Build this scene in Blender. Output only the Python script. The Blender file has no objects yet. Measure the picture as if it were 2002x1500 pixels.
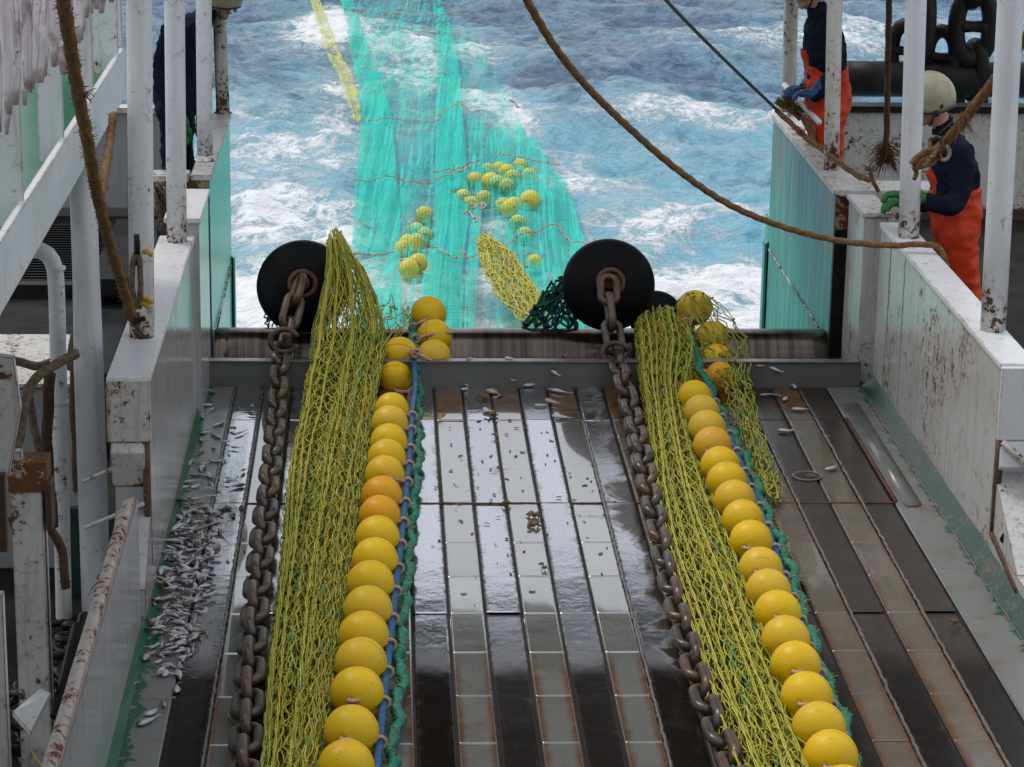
import bpy, bmesh, math, random
import numpy as np
from mathutils import Vector, Matrix, noise as mnoise

random.seed(7)
rng = np.random.default_rng(7)
S = bpy.context.scene
COL = S.collection
R = math.radians

# ------------------------------------------------------------------ camera
F, CX, CY, H = 5000.0, 1001.0, 750.0, 4.15
_d1 = np.array([-251.0, -1450.0, F]); _d1 /= np.linalg.norm(_d1)
_dv = np.array([-.0156, 1.0, (1450 - 251 * .0156) / F]); _dv -= _d1 * _dv.dot(_d1); _dv /= np.linalg.norm(_dv)
_dx = np.cross(_dv, _d1); _dx /= np.linalg.norm(_dx)
RW = np.array([_dx, _d1, -_dv])           # rows: world axes in camera space (x right, y down, z forward)
CAMO = np.array([0.0, 0.0, H])
cam = bpy.data.cameras.new("camera"); camo = bpy.data.objects.new("camera", cam); COL.objects.link(camo)
cam.sensor_width = 36.0; cam.lens = F / 2002 * 36.0; cam.clip_start = .1; cam.clip_end = 9000
xc = RW @ np.array([1, 0, 0]); yc = RW @ np.array([0, -1, 0]); zc = RW @ np.array([0, 0, -1])
camo.matrix_world = Matrix(((xc[0], yc[0], zc[0], 0), (xc[1], yc[1], zc[1], 0), (xc[2], yc[2], zc[2], H), (0, 0, 0, 1)))
S.camera = camo

def P(x, y, X=None, Y=None, Z=None):
    d = RW @ np.array([x - CX, y - CY, F])
    if X is not None: t = X / d[0]
    elif Y is not None: t = Y / d[1]
    else: t = (Z - H) / d[2]
    return CAMO + d * t

# ------------------------------------------------------------------ light
W = bpy.data.worlds.new("World"); S.world = W; W.use_nodes = True
wn = W.node_tree; bg = wn.nodes["Background"]
sky = wn.nodes.new("ShaderNodeTexSky"); sky.sky_type = 'NISHITA'; sky.sun_disc = False
SUN_EL, SUN_AZ = 58, 312
sky.sun_elevation = R(SUN_EL); sky.sun_rotation = R(SUN_AZ); sky.dust_density = 6.0; sky.air_density = 1.0; sky.ozone_density = 1.0
tc = wn.nodes.new("ShaderNodeTexCoord"); cn = wn.nodes.new("ShaderNodeTexNoise"); cn.inputs["Scale"].default_value = 2.4; cn.inputs["Detail"].default_value = 6
cr = wn.nodes.new("ShaderNodeMapRange"); cr.inputs["From Min"].default_value = .30; cr.inputs["From Max"].default_value = .62; cr.inputs["To Min"].default_value = .55; cr.inputs["To Max"].default_value = .95
cm = wn.nodes.new("ShaderNodeMix"); cm.data_type = 'RGBA'; cm.inputs[7].default_value = (7.2, 7.5, 8.0, 1)      # broken overcast
wn.links.new(tc.outputs["Generated"], cn.inputs["Vector"]); wn.links.new(cn.outputs["Fac"], cr.inputs["Value"]); wn.links.new(cr.outputs[0], cm.inputs[0])
wn.links.new(sky.outputs[0], cm.inputs[6]); wn.links.new(cm.outputs[2], bg.inputs[0]); bg.inputs[1].default_value = .13
sun = bpy.data.lights.new("sun", 'SUN'); sun.energy = 1.2; sun.angle = R(14); sun.color = (1, .96, .9)
suno = bpy.data.objects.new("sun", sun); COL.objects.link(suno)
suno.rotation_euler = Vector((math.sin(R(SUN_AZ)) * math.cos(R(SUN_EL)), math.cos(R(SUN_AZ)) * math.cos(R(SUN_EL)), math.sin(R(SUN_EL)))).to_track_quat('Z', 'Y').to_euler()
S.view_settings.view_transform = 'Standard'; S.view_settings.look = 'None'; S.view_settings.gamma = 1; S.view_settings.exposure = 0.0
S.cycles.max_bounces = 8; S.cycles.transparent_max_bounces = 16; S.cycles.use_denoising = True

# ------------------------------------------------------------------ material helpers
class NT:
    def __init__(s, name):
        s.m = bpy.data.materials.new(name); s.m.use_nodes = True; s.t = s.m.node_tree
        s.b = s.t.nodes["Principled BSDF"]; s.out = s.t.nodes["Material Output"]
        s._pos = None
    def n(s, typ, **kw):
        nd = s.t.nodes.new(typ)
        for k, v in kw.items(): setattr(nd, k, v)
        return nd
    def set(s, nd, key, v):
        if v is None: return
        if isinstance(v, bpy.types.NodeSocket): s.t.links.new(v, nd.inputs[key])
        else:
            i = nd.inputs[key]
            if hasattr(i.default_value, '__len__') and len(i.default_value) == 4 and len(v) == 3: v = (*v, 1)
            i.default_value = v
    def pos(s):
        if s._pos is None: s._pos = s.n("ShaderNodeNewGeometry").outputs["Position"]
        return s._pos
    def scaled(s, v, sc):
        nd = s.n("ShaderNodeVectorMath", operation='MULTIPLY'); s.set(nd, 0, v); nd.inputs[1].default_value = sc; return nd.outputs[0]
    def noise(s, scale, detail=4, rough=.55, dist=0, vec=None):
        nd = s.n("ShaderNodeTexNoise"); s.set(nd, "Vector", vec if vec is not None else s.pos())
        nd.inputs["Scale"].default_value = scale; nd.inputs["Detail"].default_value = detail
        nd.inputs["Roughness"].default_value = rough; nd.inputs["Distortion"].default_value = dist
        return nd.outputs["Fac"]
    def voro(s, scale, feature='F1', vec=None):
        nd = s.n("ShaderNodeTexVoronoi", feature=feature); s.set(nd, "Vector", vec if vec is not None else s.pos()); nd.inputs["Scale"].default_value = scale
        return nd.outputs["Distance"]
    def ramp(s, fac, a, b, lo=0., hi=1.):
        nd = s.n("ShaderNodeMapRange", interpolation_type='SMOOTHSTEP'); s.set(nd, "Value", fac); s.set(nd, "From Min", a); s.set(nd, "From Max", b)
        s.set(nd, "To Min", lo); s.set(nd, "To Max", hi); return nd.outputs[0]
    def math(s, op, a, b=None, c=None, clamp=False):
        nd = s.n("ShaderNodeMath", operation=op, use_clamp=clamp); s.set(nd, 0, a)
        if b is not None: s.set(nd, 1, b)
        if c is not None: s.set(nd, 2, c)
        return nd.outputs[0]
    def mix(s, fac, a, b):
        nd = s.n("ShaderNodeMix", data_type='RGBA'); s.set(nd, 0, fac); s.set(nd, 6, a); s.set(nd, 7, b); return nd.outputs[2]
    def xyz(s):
        nd = s.n("ShaderNodeSeparateXYZ"); s.set(nd, 0, s.pos()); return nd.outputs
    def bump(s, h, strength=.3, dist=.01, nrm=None):
        nd = s.n("ShaderNodeBump"); s.set(nd, "Height", h); nd.inputs["Strength"].default_value = strength; nd.inputs["Distance"].default_value = dist
        if nrm is not None: s.set(nd, "Normal", nrm)
        return nd.outputs[0]
    def attr(s, name, out="Fac"):
        nd = s.n("ShaderNodeAttribute", attribute_name=name); return nd.outputs[out]
    def edge(s, radius=.012):
        bv = s.n("ShaderNodeBevel", samples=4); bv.inputs["Radius"].default_value = radius
        g = s.n("ShaderNodeNewGeometry"); d = s.n("ShaderNodeVectorMath", operation='DOT_PRODUCT')
        s.t.links.new(bv.outputs[0], d.inputs[0]); s.t.links.new(g.outputs["Normal"], d.inputs[1])
        return s.ramp(s.math('SUBTRACT', 1.0, d.outputs["Value"]), .02, .14)
    def bs(s, **kw):
        for k, v in kw.items(): s.set(s.b, k.replace('_', ' '), v)
        return s.m

RUST_D, RUST_L = (.045, .020, .012), (.23, .085, .03)
def paint(name, col, rough=.35, chips=.5, streak=.3, edges=True, grime=(.22, .17, .11), cluster=1.6, dark=1.0, edge_w=.5, wetbump=.0, col2=None, col2amt=.5, foot=0., topwear=None):
    t = NT(name)
    big = t.noise(cluster, 4); fine = t.noise(34, 7, .65, .4); mid = t.noise(9, 6, .6, .3)
    ch = t.math('ADD', t.math('MULTIPLY', fine, .55), t.math('ADD', t.math('MULTIPLY', mid, .35), t.math('MULTIPLY', big, .35)))
    e = None
    if edges:
        e = t.edge(); ch = t.math('ADD', ch, t.math('MULTIPLY', e, t.math('MULTIPLY', big, edge_w)))
    if foot: ch = t.math('ADD', ch, t.math('MULTIPLY', t.ramp(t.math('ADD', t.xyz()[2], t.math('MULTIPLY', big, .5)), 1.15, 1.75, 1, 0), foot))
    thr = .86 - chips * .16
    m = t.ramp(ch, thr, thr + .022)
    halo = t.ramp(ch, thr - .09, thr + .02, 0, .55)
    st = t.noise(1.0, 6, .6, .6, t.scaled(t.pos(), (26, 26, 1.3)))
    stm = t.math('MULTIPLY', t.ramp(st, .5, .78), streak)
    base = col
    if col2 is not None: base = t.mix(t.ramp(t.noise(1.0, 5, .6, .8, t.scaled(t.pos(), (14, 9, .9))), .5 - col2amt * .3, .72 - col2amt * .2), col, col2)
    vary = t.mix(t.ramp(t.noise(3.1, 5, .6), .35, .75, 0, .35), base, tuple(c * .72 for c in col))
    if topwear is not None:
        tw = t.ramp(t.math('ADD', t.xyz()[2], t.math('MULTIPLY_ADD', t.noise(1., 6, .65, 1.2, t.scaled(t.pos(), (8, 9, .8))), 2.6, -1.3)), topwear[0], topwear[1], 0, .85)
        vary = t.mix(tw, vary, t.mix(t.ramp(t.noise(1., 6, .6, .9, t.scaled(t.pos(), (11, 7, 1.1))), .42, .60), topwear[2], topwear[3]))
    c = t.mix(stm, vary, grime)
    c = t.mix(t.math('MULTIPLY', halo, .8), c, (.30, .17, .085))
    rc = t.mix(t.noise(21, 5, .6), tuple(x * dark for x in RUST_D), tuple(x * dark for x in RUST_L))
    c = t.mix(m, c, rc)
    hgt = t.math('ADD', t.math('MULTIPLY', m, -1.0), t.math('ADD', t.math('MULTIPLY', t.noise(70, 3), .25), t.math('MULTIPLY', t.noise(2.4, 2, .5), 3.0)))
    if wetbump: hgt = t.math('ADD', hgt, t.math('MULTIPLY', t.noise(1.0, 4, .5, .3, t.scaled(t.pos(), (30, 30, 1.0))), wetbump))
    rr = t.math('ADD', rough, t.math('MULTIPLY', m, .45), clamp=True)
    return t.bs(Base_Color=c, Roughness=rr, Normal=t.bump(hgt, .35, .004))

def simple(name, col, rough=.5, var=.35, scale=12, metal=0., bump=.2, bscale=60, col2=None, spec=.5):
    t = NT(name)
    c2 = col2 or tuple(x * (1 - var) for x in col)
    c = t.mix(t.ramp(t.noise(scale, 5, .6, .3), .3, .7), col, c2)
    return t.bs(Base_Color=c, Roughness=rough, Metallic=metal, Specular_IOR_Level=spec, Normal=t.bump(t.noise(bscale, 4), bump, .004))

def twine(name, rough=.6):
    t = NT(name)
    c = t.attr("tint", "Color")
    return t.bs(Base_Color=c, Roughness=rough, Normal=t.bump(t.noise(220, 2), .3, .002))

M = {}
M['white'] = paint('white_paint', (.70, .71, .73), .33, .62, .35)
M['white_post'] = paint('white_post_paint', (.70, .71, .73), .32, .66, .25, edges=False, cluster=2.4, dark=.7, foot=.13)
M['rust_patchy'] = paint('patchy_rust', (.42, .38, .34), .55, 2.1, .5, cluster=5)
M['white_rusty'] = paint('rusty_white_paint', (.60, .59, .57), .4, .98, .6, cluster=3.0, dark=.8)
M['post_rusty'] = paint('rusty_post_paint', (.58, .56, .52), .4, .95, .5, edges=False, cluster=3.0, dark=.7, foot=.12)
M['wall'] = paint('bulwark_paint', (.44, .45, .46), .16, .42, .7, wetbump=.6, edge_w=.7)
M['wall_r'] = paint('bulwark_paint_dirty', (.55, .56, .55), .24, .95, .6, wetbump=.5, edge_w=.7)
M['teal'] = paint('teal_paint', (.10, .44, .37), .2, .25, .35, wetbump=.5, grime=(.30, .55, .50))
M['teal_worn'] = paint('worn_teal_paint', (.15, .56, .44), .50, .62, .5, grime=(.24, .17, .12), col2=(.07, .36, .33), col2amt=.6, topwear=(.20, .95, (.06, .23, .36), (.32, .26, .20)))
M['rust'] = simple('rusty_steel', (.040, .020, .014), .65, scale=38, col2=(.17, .065, .028), bump=.7)
M['rail_rust'] = paint('rail_paint_worn', (.42, .38, .36), .45, 1.35, .7, edges=False, cluster=7, dark=.8)
M['darkrust'] = simple('dark_rusty_steel', (.035, .022, .017), .5, scale=14, col2=(.085, .040, .022), bump=.4)
M['green_paint'] = paint('green_deck_paint', (.015, .135, .075), .3, .3, .2, grime=(.05, .2, .13))
M['greywhite'] = paint('grey_white_paint', (.33, .34, .35), .45, .6, .5)  # kept darker to carry the overhead shade on the left after bulwark
M['pillar_paint'] = paint('pillar_paint', (.62, .63, .65), .34, .6, .4, edges=False, cluster=3, dark=.8)
M['pipe'] = paint('chipped_pipe_paint', (.66, .67, .67), .38, .8, .3, edges=False, cluster=5, dark=.9)
M['rust_dirty'] = paint('dirty_rust_paint', (.30, .24, .18), .55, 1.6, .9, cluster=4, dark=.7, grime=(.08, .045, .025))
M['black_iron'] = simple('black_iron', (.007, .0066, .0066), .5, scale=9, col2=(.018, .013, .011), bump=.35, bscale=40, spec=.22)
def rubber_mat():
    t = NT('scuffed_rubber'); sc = t.noise(1., 6, .7, .6, t.scaled(t.pos(), (14, 14, 46))); salt = t.noise(16, 7, .7, .6)
    c = t.mix(t.math('MULTIPLY', t.ramp(sc, .60, .75), .6), (.0045, .0047, .006), (.030, .030, .031)); c = t.mix(t.math('MULTIPLY', t.ramp(salt, .64, .78), .35), c, (.07, .068, .065))
    return t.bs(Base_Color=c, Roughness=t.math('MULTIPLY_ADD', salt, .4, .28), Specular_IOR_Level=.10, Normal=t.bump(t.math('ADD', sc, t.noise(60, 4)), .3, .005))
M['rubber'] = rubber_mat()
M['coaming'] = paint('grey_green_steel', (.15, .16, .148), .3, .35, .4, edges=True, grime=(.2, .13, .06))
M['rope'] = simple('brown_rope', (.23, .115, .035), .85, scale=40, col2=(.10, .048, .016), bump=.7, bscale=160)
M['rope_dark'] = simple('dark_brown_rope', (.11, .052, .02), .85, scale=40, col2=(.05, .025, .012), bump=.7, bscale=160)
M['rope_grey'] = simple('grey_brown_rope', (.19, .14, .095), .85, scale=40, col2=(.09, .06, .04), bump=.7, bscale=160)
M['wire'] = simple('steel_wire', (.07, .06, .055), .5, scale=40, col2=(.04, .03, .025), bump=.5, bscale=160)
M['floor'] = simple('dark_wet_deck', (.010, .0105, .011), .6, scale=3, col2=(.028, .028, .027), bump=.5, bscale=14, spec=.08)
M['blue_rope'] = simple('blue_rope', (.010, .115, .27), .45, scale=30, col2=(.008, .06, .17), bump=.5, bscale=120)
M['green_rope'] = simple('green_rope', (.010, .22, .13), .6, scale=30, col2=(.01, .12, .085), bump=.5, bscale=120)
M['cord'] = simple('pale_cord', (.46, .36, .30), .75, scale=50, col2=(.5, .27, .17), bump=.5, bscale=150)
M['twine'] = twine('net_twine')
M['redtwine'] = simple('orange_twine', (.78, .23, .15), .7, scale=20)
M['navy'] = simple('navy_cloth', (.006, .008, .018), .85, scale=7, col2=(.011, .014, .028), bump=.5, bscale=30, spec=.12)
M['orange'] = simple('orange_oilskin', (.62, .050, .008), .55, scale=5, col2=(.44, .030, .006), bump=.6, bscale=16, spec=.22)
M['green_glove'] = simple('green_glove', (.010, .17, .035), .6)
M['blue_glove'] = simple('blue_glove', (.012, .07, .22), .6)
M['skin'] = simple('skin', (.46, .23, .16), .5, var=.15)
M['helmet'] = simple('cream_helmet', (.43, .39, .26), .35, var=.35, scale=9, bump=.06)
M['helmet_dark'] = simple('helmet_dark', (.02, .02, .02), .5)
M['yellow_tape'] = simple('yellow_tape', (.62, .42, .02), .5)

# ------------------------------------------------------------------ mesh builder
class MB:
    def __init__(s): s.v = []; s.f = []; s.mi = []; s.c = []; s.nv = 0; s.sm = []
    def add(s, v, f, mi=0, col=None, smooth=True):
        v = np.asarray(v, float).reshape(-1, 3); s.v.append(v)
        for q in f: s.f.append([i + s.nv for i in q])
        s.mi += [mi] * len(f); s.sm += [smooth] * len(f)
        s.c.append(np.tile(np.array(col if col is not None else (1, 1, 1)), (len(v), 1))); s.nv += len(v); return s
    def box(s, lo, hi, mi=0, M_=None):
        x0, y0, z0 = lo; x1, y1, z1 = hi
        v = np.array([(x0, y0, z0), (x1, y0, z0), (x1, y1, z0), (x0, y1, z0), (x0, y0, z1), (x1, y0, z1), (x1, y1, z1), (x0, y1, z1)], float)
        if M_ is not None: v = np.array([M_ @ Vector(p) for p in v])
        return s.add(v, [(3, 2, 1, 0), (4, 5, 6, 7), (0, 1, 5, 4), (1, 2, 6, 5), (2, 3, 7, 6), (3, 0, 4, 7)], mi, smooth=False)
    def prism(s, pts, axis, a, b, mi=0):
        """polygon pts (2-D, other two axes in order) swept along axis from a to b"""
        n = len(pts); v = []
        for q in (a, b):
            for p in pts:
                l = list(p); l.insert(axis, q); v.append(l)
        f = [tuple(range(n - 1, -1, -1)), tuple(range(n, 2 * n))] + [(i, (i + 1) % n, n + (i + 1) % n, n + i) for i in range(n)]
        return s.add(v, f, mi, smooth=False)
    def tube(s, pts, r, seg=8, mi=0, cap=True, col=None, lobes=0, twist=0., lobe=.16, closed=False):
        pts = np.asarray(pts, float); n = len(pts); r = np.broadcast_to(np.asarray(r, float), (n,))
        T = np.gradient(pts, axis=0) if not closed else np.roll(pts, -1, 0) - np.roll(pts, 1, 0)
        T /= np.linalg.norm(T, axis=1)[:, None] + 1e-12
        u = np.cross(T[0], (0, 0, 1.)); 
        if np.linalg.norm(u) < .1: u = np.cross(T[0], (1., 0, 0))
        u /= np.linalg.norm(u); V = []
        L = 0.
        for i in range(n):
            u = u - T[i] * u.dot(T[i]); u /= np.linalg.norm(u) + 1e-12; w = np.cross(T[i], u)
            if i: L += np.linalg.norm(pts[i] - pts[i - 1])
            th = np.arange(seg) / seg * 2 * np.pi
            rr = r[i] * (1 + (lobe * np.cos(lobes * th + twist * L) if lobes else 0 * th))
            V.append(pts[i] + np.outer(rr * np.cos(th), u) + np.outer(rr * np.sin(th), w))
        V = np.concatenate(V); f = []
        for i in range(n if closed else n - 1):
            j = (i + 1) % n
            for k in range(seg):
                k2 = (k + 1) % seg; f.append((i * seg + k, i * seg + k2, j * seg + k2, j * seg + k))
        if cap and not closed: f.append(tuple(range(seg - 1, -1, -1))); f.append(tuple((n - 1) * seg + k for k in range(seg)))
        return s.add(V, f, mi, col)
    def cyl(s, a, b, r, r2=None, seg=24, mi=0):
        a = np.array(a, float); b = np.array(b, float)
        return s.tube([a + (b - a) * t for t in (0, .25, .5, .75, 1)], np.linspace(r, r if r2 is None else r2, 5), seg, mi)
    def segs(s, A, B, r, cols=None, mi=0):
        A = np.asarray(A, float); B = np.asarray(B, float); n = len(A); d = B - A; d /= np.linalg.norm(d, axis=1)[:, None] + 1e-9
        up = np.tile((0, 0, 1.), (n, 1)); u = np.cross(d, up); u /= np.linalg.norm(u, axis=1)[:, None] + 1e-6; w = np.cross(d, u)
        r = np.broadcast_to(np.asarray(r, float), (n,))[:, None]
        A = A - d * r * .6; B = B + d * r * .6
        V = np.stack([A + u * r, A + w * r, A - u * r, A - w * r, B + u * r, B + w * r, B - u * r, B - w * r], 1).reshape(-1, 3)
        b = (np.arange(n) * 8)[:, None, None]
        f = (b + np.array([[0, 1, 5, 4], [1, 2, 6, 5], [2, 3, 7, 6], [3, 0, 4, 7]])[None]).reshape(-1, 4) + s.nv
        s.v.append(V); s.f += f.tolist(); s.mi += [mi] * len(f); s.sm += [True] * len(f)
        s.c.append(np.repeat(cols, 8, 0) if cols is not None else np.ones((len(V), 3))); s.nv += len(V); return s
    def ball(s, c, r, seg=24, rings=14, sc=(1, 1, 1), mi=0, rot=None, fn=None, col=None):
        V = []; f = []
        for i in range(rings + 1):
            ph = math.pi * i / rings
            for k in range(seg):
                th = 2 * math.pi * k / seg
                p = Vector((math.sin(ph) * math.cos(th) * r * sc[0], math.sin(ph) * math.sin(th) * r * sc[1], math.cos(ph) * r * sc[2]))
                if fn: p = fn(p)
                if rot is not None: p = rot @ p
                V.append((p[0] + c[0], p[1] + c[1], p[2] + c[2]))
        for i in range(rings):
            for k in range(seg):
                k2 = (k + 1) % seg; f.append((i * seg + k, (i + 1) * seg + k, (i + 1) * seg + k2, i * seg + k2))
        return s.add(V, f, mi, col)
    def lathe(s, prof, c=(0, 0, 0), seg=32, mi=0, rot=None):
        V = []; n = len(prof)
        for r, z in prof:
            for k in range(seg):
                th = 2 * math.pi * k / seg; p = Vector((r * math.cos(th), r * math.sin(th), z))
                if rot is not None: p = rot @ p
                V.append((p[0] + c[0], p[1] + c[1], p[2] + c[2]))
        f = [(i * seg + k, i * seg + (k + 1) % seg, (i + 1) * seg + (k + 1) % seg, (i + 1) * seg + k) for i in range(n - 1) for k in range(seg)]
        return s.add(V, f, mi)
    def grid(s, V, nu, nv, mi=0, col=None):
        f = [(j * nu + i, j * nu + i + 1, (j + 1) * nu + i + 1, (j + 1) * nu + i) for j in range(nv - 1) for i in range(nu - 1)]
        return s.add(V, f, mi, col)
    def verts(s): return np.concatenate(s.v)

def wloc(o):
    l = Vector((0, 0, 0))
    while o is not None: l += o.location; o = o.parent
    return l

def tag(o, label=None, cat=None, group=None, kind=None):
    for k, v in (('label', label), ('category', cat), ('group', group), ('kind', kind)):
        if v: o[k] = v
    return o

def obj(name, mb, mats, parent=None, origin=None, bevel=0., sub=0):
    v = mb.verts()
    if parent is not None: base = np.array(wloc(parent))
    elif origin is not None: base = np.array(origin, float)
    else: base = np.array([(v[:, 0].min() + v[:, 0].max()) / 2, (v[:, 1].min() + v[:, 1].max()) / 2, v[:, 2].min()])
    me = bpy.data.meshes.new(name); v = v - base
    me.from_pydata(v.tolist(), [], mb.f)
    mats = mats if isinstance(mats, (list, tuple)) else [mats]
    for m in mats: me.materials.append(M[m] if isinstance(m, str) else m)
    me.polygons.foreach_set("material_index", np.array(mb.mi, dtype=np.int32))
    me.polygons.foreach_set("use_smooth", np.array(mb.sm, dtype=bool))
    c = np.concatenate(mb.c)
    if (c != 1).any():
        a = me.color_attributes.new("tint", 'FLOAT_COLOR', 'POINT'); a.data.foreach_set("color", np.concatenate([c, np.ones((len(c), 1))], 1).ravel())
    me.update()
    o = bpy.data.objects.new(name, me); COL.objects.link(o)
    if parent is not None: o.parent = parent
    else: o.location = base
    if bevel:
        b = o.modifiers.new("bevel", 'BEVEL'); b.width = bevel; b.segments = 2; b.limit_method = 'ANGLE'; b.angle_limit = R(40)
    if sub: o.modifiers.new("sub", 'SUBSURF').render_levels = sub; o.modifiers["sub"].levels = sub
    return o

def empty(name, loc, label, cat, group=None):
    o = bpy.data.objects.new(name, None); o.empty_display_size = .1; o.location = Vector([float(a) for a in loc]); COL.objects.link(o)
    return tag(o, label, cat, group)

def spline(pts, n, closed=False):
    """Catmull-Rom through 3-D points, n samples evenly by length"""
    p = np.asarray(pts, float)
    q = np.vstack([2 * p[0] - p[1], p, 2 * p[-1] - p[-2]]); out = []
    for i in range(1, len(q) - 2):
        for t in np.linspace(0, 1, 24, endpoint=False):
            a, b, c, d = q[i - 1:i + 3]
            out.append(.5 * (2 * b + (c - a) * t + (2 * a - 5 * b + 4 * c - d) * t * t + (3 * b - a - 3 * c + d) * t ** 3))
    out.append(p[-1]); out = np.array(out)
    L = np.r_[0, np.cumsum(np.linalg.norm(np.diff(out, axis=0), axis=1))]
    s = np.linspace(0, L[-1], n)
    return np.stack([np.interp(s, L, out[:, k]) for k in range(3)], 1)

def rope_mb(pts, r, n=None, lobes=3, fuzz=0, mi=0, mb=None, jitter=.0, turns=9.):
    mb = mb or MB(); pts = np.asarray(pts, float)
    L = np.linalg.norm(np.diff(pts, axis=0), axis=1).sum(); n = n or max(8, int(L / (r * .55)))
    c = spline(pts, n)
    if jitter: c = c + rng.normal(0, jitter, c.shape)
    mb.tube(c, r, 12, mi, lobes=lobes, twist=2 * math.pi / (r * turns), lobe=.10)
    if fuzz:
        fuzz = int(fuzz * 1.8); k = rng.integers(0, n, fuzz); d = rng.normal(0, 1, (fuzz, 3)); d /= np.linalg.norm(d, axis=1)[:, None]
        A = c[k] + d * r * .8; B = A + d * r * rng.uniform(.1, .38, (fuzz, 1)) * rng.choice([.5, 1, 1.8], (fuzz, 1), p=[.6, .38, .02]) + rng.normal(0, r * .35, (fuzz, 3))
        mb.segs(A, B, .0009 + r * .018, None, mi)
    return mb

def fray(mb, c, d, L, n, r=.0022, spread=.5, mi=0):
    d = np.array(d, float); d /= np.linalg.norm(d)
    for _ in range(n):
        e = d + rng.normal(0, spread, 3); e /= np.linalg.norm(e); l = L * rng.uniform(.5, 1.1)
        p0 = np.array(c) + rng.normal(0, .006, 3); p1 = p0 + e * l * .5; p2 = p0 + e * l + np.array([0, 0, -l * .25]) + rng.normal(0, l * .08, 3)
        mb.tube(spline([p0, p1, p2], 6), np.linspace(r, r * .5, 6), 5, mi, cap=False)

# ------------------------------------------------------------------ the sea
SEA = -1.9
_wv = []
for lam in np.geomspace(.45, 13, 34):
    for _ in range(2):
        a = rng.normal(.9, .75); _wv.append((2 * np.pi / lam * math.cos(a), 2 * np.pi / lam * math.sin(a), rng.uniform(0, 6.28), .011 * lam ** .85))
def sea_h(x, y):
    x = np.asarray(x, float); y = np.asarray(y, float); h = np.zeros(np.broadcast(x, y).shape)
    wx = x + .25 * np.sin(.8 * y + 1.3) + .15 * np.sin(1.7 * x + .6 * y); wy = y + .3 * np.sin(.7 * x + .4) + .12 * np.sin(2.1 * x - 1.1 * y)
    for kx, ky, ph, am in _wv:
        q = np.sin(kx * wx + ky * wy + ph); h = h + am * (1 - np.abs(q)) ** 1.3 * 1.2 - am * .5
    return SEA + h * .72

# foam patches: pixel centre, half sizes in metres (x, y), strength
FOAM = [((560, 530), 1.7, 3.0, .98), ((500, 600), 1.2, 1.8, 1.0), ((640, 420), 1.3, 1.6, .75), ((520, 390), .9, 1.5, .7), ((560, 270), 2.0, 1.9, .65), ((690, 215), .8, 1.4, .6),
        ((500, 200), 1.3, 1.5, .35), ((650, 35), .8, 2.5, .85), ((760, 25), 2.2, 2.2, .45), ((770, 95), 1.0, 3.2, .62), ((830, 110), .6, 3.6, .72), ((900, 90), .8, 3.2, .6), ((950, 165), .7, 2.2, .7), ((1010, 210), .5, 2.2, .6), ((820, 200), .5, 2.0, .5),
        ((1110, 330), .7, 2.2, .55), ((1150, 430), .5, 1.2, .6), ((1350, 520), 1.9, 2.4, .92), ((1430, 590), 1.6, 1.7, .98), ((1290, 600), .9, 1.4, .9), ((1300, 450), 1.4, 1.6, .6), ((1420, 400), 1.3, 1.5, .4),
        ((1350, 240), 2.4, 1.6, .42), ((1450, 215), 1.8, 1.0, .5), ((1690, 45), .9, 3.2, .6), ((1500, 50), 1.4, 1.4, .5), ((1600, 40), 2.0, 1.2, .4), ((1850, 40), 2.4, 3., .45), ((950, 610), .9, 1.0, .65), ((960, 520), .4, 1.0, .5), ((830, 430), .6, 1.5, .35), ((1250, 330), 1.5, 1.4, .3), ((980, 420), .4, 1.0, .4), ((700, 130), .7, 3.2, .6)]
_fw = [(P(*c, Z=SEA)[:2], a, b, s) for c, a, b, s in FOAM]
def foam_at(x, y):
    f = np.zeros(np.shape(x))
    for c, a, b, s in _fw: f = np.maximum(f, s * np.exp(-(((x - c[0]) / a) ** 2 + ((y - c[1]) / b) ** 2)))
    return f

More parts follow.
